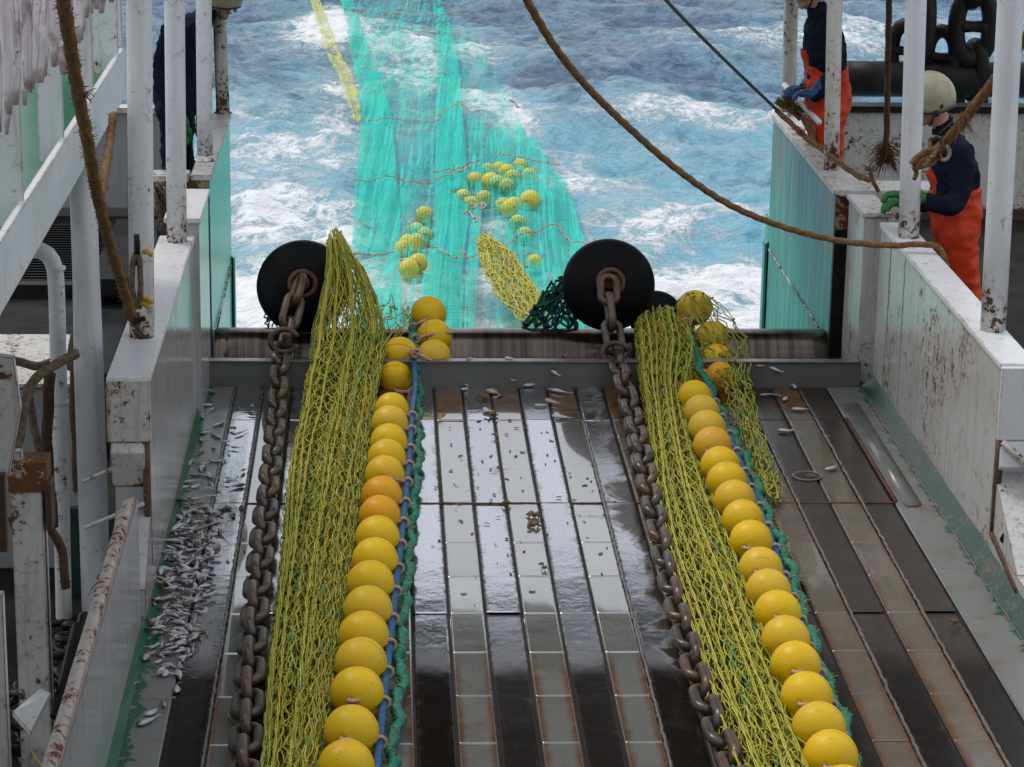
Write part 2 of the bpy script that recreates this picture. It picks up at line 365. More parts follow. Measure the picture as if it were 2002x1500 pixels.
def build_sea():
    ys = np.concatenate([np.linspace(12, 21, 12)[:-1], np.linspace(21, 48, 480), 48 + np.geomspace(.08, 6000, 150)])
    ss = np.linspace(-1, 1, 481); ss = np.sign(ss) * (np.abs(ss) * .34 + np.abs(ss) ** 7 * 2.2)
    X = 1.2 + np.outer(ys, ss) ; Y = np.repeat(ys[:, None], len(ss), 1)
    fade = np.clip(1 - (Y - 60) / 120, 0, 1)
    Z = SEA + (sea_h(X, Y) - SEA) * fade
    fo = foam_at(X, Y); Z = Z + fo * .05 * np.sin(X * 9 + np.sin(Y * 7) * 2) * np.sin(Y * 8 + X * 2)
    V = np.stack([X, Y, Z], -1).reshape(-1, 3)
    me = bpy.data.meshes.new("sea"); nu, nv = len(ss), len(ys)
    idx = np.arange(nu * nv).reshape(nv, nu)
    q = np.stack([idx[:-1, :-1], idx[:-1, 1:], idx[1:, 1:], idx[1:, :-1]], -1).reshape(-1, 4)
    me.vertices.add(len(V)); me.vertices.foreach_set("co", V.ravel()); me.loops.add(q.size); me.loops.foreach_set("vertex_index", q.ravel().astype(np.int32))
    me.polygons.add(len(q)); me.polygons.foreach_set("loop_start", np.arange(0, q.size, 4, dtype=np.int32)); me.polygons.foreach_set("use_smooth", np.ones(len(q), bool))
    me.update(calc_edges=True)
    a = me.attributes.new("foam", 'FLOAT', 'POINT'); a.data.foreach_set("value", fo.ravel())
    hh = (Z - SEA).ravel(); b = me.attributes.new("crest", 'FLOAT', 'POINT'); b.data.foreach_set("value", hh)
    t = NT("sea_water")
    fa = t.attr("foam"); cr = t.attr("crest"); xyz = t.xyz()
    p = t.pos()
    lace = t.noise(1.35, 9, .62, 1.6, t.scaled(p, (1, .8, 1))); ridge = t.math('SUBTRACT', 1.0, t.math('ABSOLUTE', t.math('MULTIPLY_ADD', lace, 2.0, -1.0)))
    lace2 = t.noise(4.2, 8, .65, 1.2); ridge2 = t.math('SUBTRACT', 1.0, t.math('ABSOLUTE', t.math('MULTIPLY_ADD', lace2, 2.0, -1.0)))
    patch = t.noise(.55, 6, .6, .8)
    sc = t.math('ADD', t.math('MULTIPLY', ridge, .42), t.math('ADD', t.math('MULTIPLY', ridge2, .30), t.math('MULTIPLY', patch, .45)))
    sc = t.math('ADD', sc, t.math('MULTIPLY', t.noise(16, 6, .7), .22)); sc = t.math('ADD', sc, t.math('MULTIPLY', t.noise(1., 6, .65, .8, t.scaled(p, (.45, 2.1, 1))), .16)); sc = t.math('SUBTRACT', sc, .09)
    sc = t.math('ADD', sc, t.math('MULTIPLY', fa, .42)); sc = t.math('ADD', sc, t.math('MULTIPLY', cr, .35))
    foam = t.ramp(sc, 1.01, 1.20); thin = t.ramp(sc, .78, 1.14)
    near = t.ramp(xyz[1], 24, 46, 1, 0)
    aer = t.math('ADD', t.math('MULTIPLY', t.noise(.42, 6, .6, 1.0), .9), t.math('ADD', t.math('MULTIPLY', fa, .55), t.math('MULTIPLY_ADD', near, .40, -.10)))
    aer = t.ramp(aer, .38, .98)
    water = t.mix(aer, (.034, .084, .165), (.095, .36, .48))
    c = t.mix(t.math('MULTIPLY', thin, t.math('MULTIPLY_ADD', near, .30, .45)), water, (.36, .63, .76)); c = t.mix(foam, c, (.86, .88, .90))
    h = t.math('ADD', t.math('ADD', t.math('MULTIPLY', t.noise(2.6, 7, .66, .8), 1.0), t.math('MULTIPLY', t.noise(1., 5, .6, .5, t.scaled(p, (1.6, 6, 2))), .7)), t.math('MULTIPLY', foam, .30))
    t.bs(Base_Color=c, Roughness=t.math('MULTIPLY_ADD', foam, .5, .12), IOR=1.33, Normal=t.bump(h, .8, .13))
    me.materials.append(t.m)
    o = bpy.data.objects.new("sea", me); COL.objects.link(o); tag(o, kind="structure")
build_sea()

# ------------------------------------------------------------------ the working deck
def deck_mat(name, dark):
    t = NT(name); xyz = t.xyz(); p = t.pos()
    rnd = t.attr("rnd"); edge = t.attr("edge")                       # 0 in the middle of a board, 1 along its long sides
    dull = t.math('ADD', t.ramp(xyz[0], 1.02, 1.45), t.math('MULTIPLY_ADD', t.noise(2.2, 7, .66, .9), 2.3, -1.15))      # less wet, scuffed right half
    dull = t.ramp(dull, .30, .62)
    dry = t.ramp(t.math('ADD', xyz[1], t.math('MULTIPLY_ADD', t.noise(5, 4, .6), .3, -.15)), 9.9, 10.35, 1, 0)  # paints the near boards dark where the sky's reflection ends; also gates rust edges
    brush = t.noise(1.0, 5, .65, .2, t.scaled(p, (120, 3.0, 10))); grain = t.noise(1., 6, .7, .3, t.scaled(p, (60, 22, 10)))
    specks = t.ramp(t.noise(75, 3, .6), .62, .70); blot = t.noise(4.5, 7, .65, .8)
    rustn = t.noise(7, 5, .6, .5)
    if dark:
        wet = (.62, .625, .66); dull_refl_c = t.mix(rustn, t.mix(dry, (.046, .031, .022), (.013, .010, .008)), t.mix(dry, (.024, .014, .009), (.006, .0045, .004)))  # dull board tone, blacker where the dark reflection is painted in
        c = t.mix(t.math('MAXIMUM', dull, t.math('MULTIPLY', dry, 1.0)), wet, dull_refl_c); metal = t.math('MULTIPLY', t.math('SUBTRACT', 1.0, dull), t.math('MULTIPLY_ADD', dry, -.85, .92)); c = t.mix(t.math('MULTIPLY', t.ramp(brush, .58, .72), t.math('MULTIPLY', dry, .35)), c, (.035, .035, .037)); t.bs(Specular_IOR_Level=t.math('MULTIPLY_ADD', dry, -.38, .5))
        c = t.mix(t.math('MULTIPLY', t.ramp(rustn, .52, .7), t.math('MULTIPLY', t.ramp(edge, .3, 1.), .6)), c, (.09, .035, .015))
    else:
        wet = t.mix(blot, (.205, .205, .185), (.145, .148, .13)); metal = 0.0; wet = t.mix(t.ramp(t.noise(1.6, 6, .65, 1.0), .50, .68, 0, .7), wet, (.105, .070, .040))
        c = t.mix(dull, wet, t.mix(blot, (.175, .150, .118), (.085, .062, .043)))
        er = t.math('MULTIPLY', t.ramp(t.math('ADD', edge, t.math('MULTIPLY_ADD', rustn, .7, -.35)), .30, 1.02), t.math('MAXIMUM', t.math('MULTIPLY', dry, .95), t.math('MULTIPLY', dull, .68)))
        er = t.math('MAXIMUM', er, t.math('MULTIPLY', t.ramp(xyz[1], 13.3, 13.9), t.ramp(rustn, .30, .55, .2, .95)))  # far band browned to carry the sill's dark reflection, along with rust
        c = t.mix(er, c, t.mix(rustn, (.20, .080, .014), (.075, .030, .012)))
    c = t.mix(t.math('MULTIPLY', specks, .75), c, (.035, .022, .018))
    scum = t.math('MULTIPLY', t.ramp(t.math('ADD', edge, t.math('MULTIPLY_ADD', t.noise(26, 6, .7), .5, -.25)), .86, 1.02), .8); c = t.mix(scum, c, (.022, .014, .010))
    scratch = t.ramp(brush, .60, .74)
    rough = t.math('ADD', t.math('MULTIPLY_ADD', grain, .10, .03), t.math('ADD', t.math('MULTIPLY', dull, t.math('MULTIPLY_ADD', t.noise(6, 5, .6), .34, -.02)), t.math('MULTIPLY', scratch, .10)))
    rough = t.math('ADD', rough, t.math('MULTIPLY', scum, .4)); rough = t.math('ADD', rough, t.math('MULTIPLY', t.math('MULTIPLY', rnd, rnd), .14)); rough = t.math('ADD', rough, t.math('MULTIPLY', dry, .02))
    hgt = t.math('ADD', t.math('MULTIPLY', brush, .5), t.math('ADD', t.math('MULTIPLY', grain, .4), t.math('ADD', t.math('MULTIPLY', t.noise(14, 5, .6), 1.2), t.math('MULTIPLY', t.noise(3.2, 3, .5), 4.0))))
    c = t.mix(t.math('MULTIPLY', rnd, .25), c, (.03, .025, .02))
    t.bs(Base_Color=c, Roughness=rough, Metallic=metal, Normal=t.bump(hgt, .18, .004))
    if not dark: t.bs(Coat_Weight=t.math('MULTIPLY', t.math('MULTIPLY_ADD', dull, -.80, 1.0), t.math('MULTIPLY_ADD', dry, -.65, 1.0)), Coat_IOR=3.3, Coat_Roughness=.04)
    return t.m
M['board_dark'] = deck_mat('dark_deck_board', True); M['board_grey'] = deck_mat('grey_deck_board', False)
def side_mat():
    t = NT('deck_side_plate'); xyz = t.xyz(); blot = t.noise(4, 7, .62, .6)
    c = t.mix(blot, (.20, .205, .195), (.13, .135, .13))
    gl = t.math('ABSOLUTE', t.math('SUBTRACT', xyz[0], .90)); wall = t.math('SUBTRACT', gl, 1.80)      # distance past the plate towards either wall
    g = t.ramp(t.math('ADD', wall, t.math('MULTIPLY_ADD', t.noise(9, 5, .6, .5), .22, -.11)), .07, .085)
    c = t.mix(t.math('MULTIPLY', t.ramp(t.noise(6, 5, .6), .5, .68), .6), c, (.16, .09, .05))
    c = t.mix(g, c, t.mix(t.ramp(t.noise(20, 4), .58, .64), (.008, .085, .048), (.22, .18, .12)))
    t.bs(Base_Color=c, Roughness=t.math('MULTIPLY_ADD', blot, .3, .10), Normal=t.bump(t.noise(20, 5), .2, .004)); return t.m
M['side_plate'] = side_mat()
M['gap'] = simple('deck_gap', (.018, .012, .009), .6)
def bead_mat():
    t = NT('weld_bead'); c = t.mix(t.noise(40, 4), (.30, .29, .31), (.12, .08, .06)); t.bs(Base_Color=c, Roughness=.22, Metallic=.5, Normal=t.bump(t.noise(90, 3), .6, .004)); return t.m
M['bead'] = bead_mat()

def build_deck():
    v = []; f = []; mi = []; ed = []; rn = []
    def board(x0, x1, y0, y1, z0, z1, m, cup=0.):
        """top sheet of one board, bevelled all round; z0/z1 = height at y0/y1"""
        b = len(v); g = .005; ch = .006; q_ = random.random()
        xs = [x0 + g, x0 + g + ch, x0 + g + ch + .005, x0 + (x1 - x0) * .28, (x0 + x1) / 2, x1 - (x1 - x0) * .28, x1 - g - ch - .005, x1 - g - ch, x1 - g]
        es = [1, .95, .90, .35, 0, .35, .90, .95, 1]; zs = [-ch, 0, .0003, cup, cup, cup, .0003, 0, -ch]
        n = max(3, int((y1 - y0) / .16) + 2); yy = [y0 + .001, y0 + .006, y0 + .011] + list(np.linspace(y0 + .008, y1 - .008, n))[1:-1] + [y1 - .011, y1 - .006, y1 - .001]
        for j, y in enumerate(yy):
            tt = (y - y0) / (y1 - y0); zz = z0 + (z1 - z0) * tt - (.0045 if j in (0, len(yy) - 1) else 0)
            for x, e, dz in zip(xs, es, zs):
                v.append((x, y, zz + dz + .0007 * mnoise.noise((x * 3, y * 1.6, 3.1)))); ed.append(e); rn.append(q_)
        k = len(xs)
        for j in range(len(yy) - 1):
            for i in range(k - 1): f.append((b + j * k + i, b + j * k + i + 1, b + (j + 1) * k + i + 1, b + (j + 1) * k + i)); mi.append(m)
    w = .1637; x = .13 - 6 * w; k = 0
    XL, XR = x, .13 + 15 * w
    while x < XR - .01:
        m = 0 if k % 2 == 0 else 1                     # even: dark boards, odd: grey plates
        if m == 0: cuts = [6.2, 8.4, 10.66, 12.165, 13.60, 14.26]
        else: cuts = [6.2, 6.9, 7.35, 7.83, 8.30, 8.78, 9.25, 9.72, 10.19, 10.65, 11.12, 11.58, 12.165, 13.60, 14.26]
        for a, b in zip(cuts[:-1], cuts[1:]):
            tilt = random.uniform(-.0018, .0022) * (b - a) / .5
            board(x, x + w, a, b, .0 + tilt, .0 - tilt, m, random.uniform(-.0008, .0008))
        x += w; k += 1
    for (a, b) in ((-1.06, XL), (XR, 2.84)):
        for q in ((6.2, 8.3), (8.3, 11.2), (11.2, 14.26)): board(a, b, q[0], q[1], .003, .003, 2)
    b = len(v); v.extend([(-1.2, 6.2, -.014), (3.0, 6.2, -.014), (3.0, 15.6, -.014), (-1.2, 15.6, -.014)]); ed.extend([0] * 4); f.append((b, b + 1, b + 2, b + 3)); mi.append(3)
    # raised weld beads on the right, hatch frame, drain hole
    me = bpy.data.meshes.new("deck")
    mb = MB(); mb.nv = 0
    for bx, y0, y1 in ((2.097, 6.3, 14.2), (2.425, 6.3, 14.2), (1.935, 11.9, 13.0), (1.768, 6.3, 12.1), (-.6905, 6.3, 14.2), (1.113, 6.3, 13.6), (-.853, 11.5, 14.2)):
        n = int((y1 - y0) / .03); pts = np.stack([np.full(n, bx) + rng.normal(0, .0014, n), np.linspace(y0, y1, n), np.full(n, .001) + rng.normal(0, .0012, n)], 1)
        mb.tube(pts, .0085 * rng.uniform(.75, 1.15, n), 6, 4)
    for yy, xa, xb in ((12.165, -1.0, 2.60),):
        n = 120; mb.tube(np.stack([np.linspace(xa, xb, n), np.full(n, yy) + rng.normal(0, .001, n), np.full(n, .0)], 1), .006 * rng.uniform(.7, 1.2, n), 6, 5)
    mb.box((2.588, 12.17, -.008), (2.606, 13.62, .010), 5)
    # rounded inset plate beside the hatch
    c = [(2.625, 13.9), (2.715, 13.9), (2.72, 12.2)] + [(2.67 + .05 * math.cos(a), 12.14 + .05 * math.sin(a)) for a in np.linspace(0, -math.pi / 2, 6)] + [(2.64, 12.09), (2.63, 12.16)]
    mb.prism([(px, py) for px, py in c][::-1], 2, .004, .009, 2)
    # drain: rim and dark well
    hc = P(1578, 932, Z=0)
    mb.tube([(hc[0] + .075 * math.cos(a), hc[1] + .075 * math.sin(a), .004) for a in np.linspace(0, 2 * np.pi, 28, endpoint=False)], .0045, 8, 2, closed=True)
    mb.lathe([(.0, .0065), (.070, .0065)], (hc[0], hc[1], .0), 28, 3); mb.lathe([(.058, .0069), (.070, .0069)], (hc[0], hc[1], .0), 28, 5)
    mb.ball((hc[0] + .02, hc[1] - .012, .004), .03, 10, 6, (1, .8, .5), 6)
    off = len(v); v.extend(mb.verts().tolist()); f.extend([[i + off for i in q] for q in mb.f]); mi.extend(mb.mi); ed.extend([0] * mb.nv)
    me.from_pydata(v, [], f)
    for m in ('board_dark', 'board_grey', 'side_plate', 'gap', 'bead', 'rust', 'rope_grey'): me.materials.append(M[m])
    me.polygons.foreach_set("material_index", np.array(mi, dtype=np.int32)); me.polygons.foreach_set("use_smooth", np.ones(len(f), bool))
    a = me.attributes.new("edge", 'FLOAT', 'POINT'); a.data.foreach_set("value", np.array(ed, dtype=np.float32))
    a = me.attributes.new("rnd", 'FLOAT', 'POINT'); a.data.foreach_set("value", np.array(rn + [0] * (len(v) - len(rn)), dtype=np.float32)); me.update()
    o = bpy.data.objects.new("deck", me); COL.objects.link(o); tag(o, kind="structure")
build_deck()

# side decks (lower, dark and wet)
mb = MB(); mb.box((-5.5, 14.6, -.12), (-1.25, 19.2, -.02)); mb.box((-5.5, 4, -.62), (-1.24, 14.6, -.5)); mb.box((-5.5, 14.55, -.52), (-1.25, 14.6, -.121))
tag(obj("left_side_deck", mb, 'floor'), kind="structure")
mb = MB(); mb.box((3.05, 5, -.12), (7.5, 19.2, -.02)); tag(obj("right_side_deck", mb, 'floor'), kind="structure")
# the ship's own superstructure behind the camera, and the deck up to it
mb = MB(); mb.box((-5.5, -.6, -.12), (7.5, 6.2, -.02)); tag(obj("fore_deck", mb, 'floor'), kind="structure")
e = empty("wheelhouse", (.9, -3, 0), 'grey superstructure of the vessel behind the viewpoint', 'wheelhouse')
mb = MB(); mb.box((-6.5, -6, 0), (8.0, -.7, 8.5)); obj("house", mb, 'greywhite', e)
mb = MB(); mb.box((-6.5, -.7, 6.2), (8.0, .9, 6.35)); obj("overhang", mb, 'greywhite', e)
# hull below the deck edge
mb = MB(); mb.box((-5.6, 19.2, -2.6), (-1.35, 19.3, -.02)); mb.box((3.05, 19.2, -2.6), (7.6, 19.3, -.02)); mb.box((-1.05, 15.4, -2.6), (2.75, 15.6, -.3)); mb.box((-1.40, 17.2, -2.6), (-1.25, 19.2, -.03)); mb.box((2.95, 17.7, -2.6), (3.1, 19.2, -.03))
tag(obj("hull", mb, 'teal'), 'teal painted stern hull plating below the roller', 'hull')

# ------------------------------------------------------------------ bulwarks
def bulwark_left():
    e = empty("bulwark", (-1.1, 12.6, 0), 'long white bulwark wall left of the deck beside the fish heap', 'bulwark')
    m = MB(); m.box((-1.19, 10.87, -.3), (-1.03, 13.66, 1.0)); m.box((-1.19, 10.50, -.3), (-1.03, 10.87, .17)); obj("wall", m, 'wall', e)
    # chamfer between the high wall and the low one
    m = MB(); m.prism([(10.50, .17), (10.87, .17), (10.87, .42)], 0, -1.19, -1.03); obj("gusset", m, 'wall', e)
    m = MB(); m.box((-1.215, 10.86, 1.0), (-1.022, 13.66, 1.032)); obj("cap_rail", m, 'white', e, bevel=.008)
    m = MB(); m.box((-1.215, 10.83, .74), (-1.022, 10.866, 1.02)); m.prism([(10.80, .70), (10.835, .74), (10.868, .74), (10.868, .52)], 0, -1.20, -1.05); obj("end_plate", m, 'white_rusty', e, bevel=.006)
    m = MB(); m.cyl((-1.045, 10.845, .17), (-1.045, 10.845, .74), .017, seg=12); m.cyl((-1.045, 10.845, .17), (-1.045, 10.50, .02), .015, seg=12); obj("rusty_edge", m, 'rust', e)
    m = MB()
    for z in (.62, .40): m.cyl((-1.34, 10.95, z - .10), (-1.06, 10.82, z + .06), .010, seg=8)
    obj("brace", m, 'white_rusty', e)
    m = MB(); m.box((-1.17, 13.66, -.3), (-1.0, 14.42, 1.10)); obj("end_block", m, 'wall', e, bevel=.01)
    m = MB(); m.box((-1.19, 13.645, 1.10), (-.99, 14.43, 1.13)); obj("end_block_cap", m, 'white', e, bevel=.006)
    m = MB(); m.prism([(-1.03, 0.0), (-1.005, .004), (-1.03, .05)], 1, 10.5, 14.2); obj("base_fillet", m, 'green_paint', e)
bulwark_left()
def low_left():
    e = empty("low_bulwark", (-1.08, 8, 0), 'low white bulwark with a rusty rounded top rail at lower left', 'bulwark')
    m = MB(); m.box((-1.09, 5.5, -.4), (-1.045, 10.42, .62)); obj("wall", m, 'wall', e)
    n = 60; pts = np.stack([np.full(n, -1.075), np.linspace(5.5, 10.40, n), np.full(n, .64)], 1); pts[-3:, 2] -= (.004, .012, .03)
    m = MB(); m.tube(pts, .026, 14); obj("top_rail", m, 'rail_rust', e)
    m = MB(); m.prism([(-1.045, 0.0), (-1.015, .004), (-1.045, .055)], 1, 5.5, 10.5); obj("base_fillet", m, 'green_paint', e)
    m = MB(); m.box((-1.30, 5.5, .05), (-1.12, 8.1, .075)); obj("shelf_plate", m, 'greywhite', e)
low_left()
M['greywhite2'] = paint('weld_paint', (.42, .42, .40), .35, .75, .6, edges=False, cluster=4)
def bulwark_right():
    e = empty("bulwark", (2.95, 12.6, 0), 'stained white bulwark wall right of the deck with rust specks', 'bulwark')
    m = MB(); m.box((2.865, 11.30, -.3), (3.03, 14.28, .95)); m.box((2.865, 6.0, -.3), (3.03, 11.30, .13)); obj("wall", m, 'wall_r', e)
    m = MB(); m.prism([(10.75, .13), (11.30, .13), (11.30, .45)], 0, 2.867, 3.03); obj("gusset", m, 'wall_r', e)
    for yy in (13.95, 13.55):
        n_ = 60; m = MB(); m.tube(np.stack([np.full(n_, 2.864), np.full(n_, yy) + rng.normal(0, .0012, n_), np.linspace(.10, .945, n_)], 1), .004 * rng.uniform(.6, 1.3, n_), 5); obj("weld_seam", m, 'greywhite2', e)
    m = MB(); m.box((2.855, 11.27, .95), (3.028, 14.28, .985)); obj("cap_rail", m, 'white', e, bevel=.008)
    m = MB(); m.box((2.857, 11.235, .62), (3.07, 11.272, .972)); m.prism([(11.20, .50), (11.237, .62), (11.272, .62), (11.272, .45)], 0, 2.87, 3.07); obj("end_plate", m, 'white', e, bevel=.006)
    m = MB(); m.cyl((2.875, 11.25, .16), (2.875, 11.25, .62), .02, seg=12); m.cyl((2.875, 11.25, .16), (2.875, 10.70, .06), .022, seg=12); obj("rusty_edge", m, 'rust', e)
    m = MB(); m.cyl((2.88, 11.23, .62), (3.15, 11.1, .38), .016, seg=8); obj("brace", m, 'white_rusty', e)
    m = MB(); m.box((2.79, 14.40, -.3), (2.93, 14.92, .985)); obj("end_block", m, 'wall_r', e, bevel=.01)
    m = MB(); m.box((2.775, 14.385, .985), (2.95, 14.935, 1.012)); obj("end_block_cap", m, 'white_rusty', e, bevel=.006)
    V = []
    ys = np.linspace(6, 14.262, 60)
    for y in ys:
        up = 1.0
        wob = .008 * mnoise.noise((y * 3, 0, 0)); V += [(2.79, y, .003), (2.83, y, .030), (2.862, y, .075 + wob), (2.868, y, .079 + wob)]
    m = MB(); m.grid(V, 4, len(ys)); obj("base_chine", m, 'green_worn', e)
    n = 300; m = MB(); m.tube(np.stack([np.full(n, 2.79) + rng.normal(0, .0012, n), np.linspace(6, 14.2, n), np.full(n, .006)], 1), .006 * rng.uniform(.7, 1.3, n), 6); obj("weld_seam", m, 'bead', e)
M['green_worn'] = paint('worn_green_paint', (.014, .058, .044), .4, .75, .9, grime=(.10, .11, .09), cluster=3)
bulwark_right()
# plate and rusty bolt hole on the far right foreground
e = empty("bracket_plate", (3.12, 11.0, .2), 'pale grey bracket plate with a torn black hole behind the right wall edge', 'plate')
m = MB(); m.box((3.07, 11.05, -.02), (3.6, 11.10, .62)); obj("plate", m, 'greywhite', e)
m = MB()
hc = P(1975, 1050, Y=11.045)
for k in range(9):
    a = k * .7; m.ball(hc + np.array([.03 * math.cos(a), -.006, .022 * math.sin(a)]), .018 + .006 * math.sin(k * 3), 8, 6, (1, .25, 1))
obj("torn_hole", m, 'black_iron', e)

# ------------------------------------------------------------------ stern wings
def wing(X0, X1, y0, y1, ztop, mat, label, name="stern_wing"):
    s = 1 if X1 > X0 else -1
    e = empty(name, ((X0 + X1) / 2, (y0 + y1) / 2, -1.5), label, 'stern wing')
    lo, hi = min(X0, X1), max(X0, X1)
    m = MB(); m.box((lo, y0, -1.9), (hi, y1, ztop)); obj("panel", m, mat, e, bevel=.006)
    m = MB(); m.box((lo - .012, y0 - .015, ztop), (hi + .012, y1, ztop + .035)); obj("cap_rail", m, 'white_rusty', e, bevel=.006)
    m = MB(); m.box((X0 - s * .02, y1, -1.9), (X0 + s * .06, y1 + .10, .10)); m.box((X0 - s * .012, y1 - .05, -1.9), (X0 - s * .001, y1 - .03, .12), 1); obj("edge_strip", m, [mat, 'black_iron'], e)
    return e
eL = wing(-1.03, -1.13, 15.0, 17.05, 1.06, 'teal', 'glossy teal stern wing panel beyond the left wall')
eR = wing(2.72, 2.90, 15.0, 17.55, .99, 'teal_worn', 'weathered teal and blue stern wing panel on the right below two workers')
m = MB(); m.box((2.726, 14.985, .78), (3.25, 14.998, .985)); obj("end_face", m, 'rust_dirty', eR)
m = MB(); m.box((2.726, 14.988, -1.2), (3.05, 14.998, .779)); obj("shade_sheet", m, 'black_iron', eR)  # dark sheet put in for the shaded gap beside the wing
m = MB(); m.box((2.74, 14.95, .99), (3.40, 15.25, 1.03)); obj("corner_cap", m, 'white_rusty', eR, bevel=.006)
m = MB(); m.box((-1.22, 14.985, .84), (-1.034, 14.998, 1.06)); obj("end_face", m, 'rust_dirty', eL)
m = MB(); m.box((-1.2, 14.988, -1.2), (-1.034, 14.998, .839)); obj("shade_sheet", m, 'black_iron', eL)  # dark sheet for the shade at the left wing's near end
m = MB(); m.box((-1.42, 14.92, 1.062), (-1.15, 15.12, 1.10)); obj("corner_cap", m, 'white_rusty', eL, bevel=.006)
# rods welded diagonally on the wings
for X, a, b, par in ((-1.022, (452, 520), (425, 640), eL), (2.712, (1503, 488), (1600, 640), eR)):
    m = MB(); m.cyl(P(*a, X=X), P(*b, X=X), .006, seg=8); obj("diagonal_rod", m, 'white_post', par)

# ------------------------------------------------------------------ round posts
def post(base, top_px, r, label, mat='white_post', z1=3.2, collar=True):
    b = np.array(base, float); tp = np.array(top_px, float)
    e = empty("deck_post", b, label, 'post', 'white round deck posts')
    m = MB(); m.cyl(b, tp, r, seg=28); obj("tube", m, mat, e)
    if collar:
        m = MB(); m.lathe([(r + .018, 0), (r + .015, .006), (r + .003, .014), (r + .001, .03)], b, 28); obj("weld_collar", m, mat, e)
    return e
def post_px(bx, by, tx, r, label, mat='white_post', **k):
    b = P(bx, by, **k); t = P(tx, 0, Y=b[1]); t = b + (t - b) * 1.35
    return post(b, t, r, label, mat)
pA = post_px(278, 688, 272, .058, 'white post with a rope stopper lashed to it on the left wall', X=-1.12)
pB = post_px(346, 493, 341, .054, 'white post flaking at mid height in front of the worker in dark overalls', X=-1.11)
pC = post_px(401, 312, 398, .048, 'white post on the left teal wing nearest the dark worker', X=-1.085)
pD = post_px(436, 222, 428, .045, 'cream shaded post at the far end of the left teal wing', 'post_rusty', X=-1.075)
pE = post_px(1776, 484, 1791, .058, 'white post with a brown rope tied round its middle on the right wall', X=2.95)
pF = post_px(1940, 668, 1976, .062, 'thickest white post chipped near its foot on the right wall', X=2.96)
pG = post_px(1625, 350, 1632, .048, 'speckled cream post standing in front of the worker with blue gloves', 'post_rusty', X=2.80)
pH = post_px(1541, 215, 1547, .050, 'rust blotched post at the far end of the right wing', 'post_rusty', X=2.82)
# tall slim cable bracket on post A
m = MB(); pa = P(270, 470, Y=11.2); m.box(pa + np.array([-.012, -.075, -.1]), pa + np.array([.012, -.045, .04])); obj("eye_plate", m, 'darkrust', pA)

# ------------------------------------------------------------------ coaming and roller
e = empty("stern_sill", (.88, 14.4, 0), 'grey green steel sill across the deck in front of the roller', 'sill')
m = MB(); m.box((-1.0, 14.262, -.2), (2.79, 14.30, .148)); obj("face_plate", m, 'coaming', e)
m = MB(); m.box((-1.0, 14.25, .148), (2.79, 14.315, .158)); obj("top_edge", m, 'bead', e, bevel=.003)
e = empty("stern_roller", (.85, 15.0, -.05), 'dark worn steel roller across the stern with shiny bands', 'roller')
def roller_mat():
    t = NT('worn_roller_steel'); p = t.pos(); band = t.noise(1., 5, .7, 0, t.scaled(p, (34, .3, .3))); b2 = t.noise(1., 3, .5, 0, t.scaled(p, (3.2, .2, .2)))
    c = t.mix(t.ramp(band, .35, .7), (.055, .042, .034), (.13, .105, .085)); c = t.mix(t.ramp(b2, .55, .75), c, (.24, .20, .17))
    t.bs(Base_Color=c, Roughness=t.math('MULTIPLY_ADD', band, .18, .10), Metallic=.85, Normal=t.bump(band, .25, .003)); return t.m
M['roller'] = roller_mat()
RY, RZ, RR = 15.0, -.055, .205
m = MB(); m.tube([(x, RY, RZ) for x in np.linspace(-1.01, 2.70, 40)], RR, 48); obj("drum", m, 'roller', e)

# stern gantry: its crossbeam is unseen above the frame, stretched up to block sky and darken deck reflections
e = empty("stern_gantry", (.85, 16.5, 0), 'unseen dark steel gantry over the stern, stretched up to block sky', 'gantry')
m = MB(); m.box((-2.2, 15.9, 2.40), (4.0, 17.2, 6.6)); obj("crossbeam", m, 'black_iron', e, bevel=.03)
m = MB()
for x in (-2.2, 3.6):
    m = MB(); m.box((x - .02, 16.2, 6.62), (x + .38, 16.9, 9.0)); obj("upper_leg", m, 'black_iron', e)

# ------------------------------------------------------------------ bobbins
def bobbin(cx, cz, Y, r, label, eye=True):
    e = empty("bobbin", (cx, Y, cz - r), label, 'bobbin', 'black rubber bobbins on the ground gear')
    rot = Matrix.Rotation(R(90 - 21), 3, 'X')
    prof = [(.001, r * .28), (r * .17, r * .28), (r * .18, r * .44), (r * .24, r * .47), (r * .34, r * .468), (r * .40, r * .46)] + [(r * math.sin(a), r * math.cos(a) * .50) for a in np.linspace(.46, math.pi - .01, 40)]
    m = MB(); m.lathe(prof, (cx, Y, cz), 56, rot=rot); obj("ball", m, 'rubber', e)
    if eye:
        d = Vector(rot @ Vector((0, 0, 1)))
        m = MB(); c = Vector((cx, Y, cz)) + d * r * .46
        m.tube([c + rot @ Vector((.075 * math.cos(a), .075 * math.sin(a), 0)) for a in np.linspace(0, 2 * np.pi, 28, endpoint=False)], .016, 10, closed=True)
        m.cyl(c - d * .03, c + d * .03, .045, seg=16); obj("steel_bush", m, 'rust', e)
    return e
bl = P(593, 560, Y=14.98); br_ = P(1190, 557, Y=14.98); bb = P(1283, 612, Y=15.42)
bobbin(bl[0], bl[2], 14.98, .281, 'black rubber bobbin on the roller behind the left chain')
bobbin(br_[0], br_[2], 14.98, .281, 'black rubber bobbin on the roller at the head of the right chain')
bobbin(bb[0], bb[2] - .03, 15.42, .17, 'small black bobbin half hidden behind the right one', False)

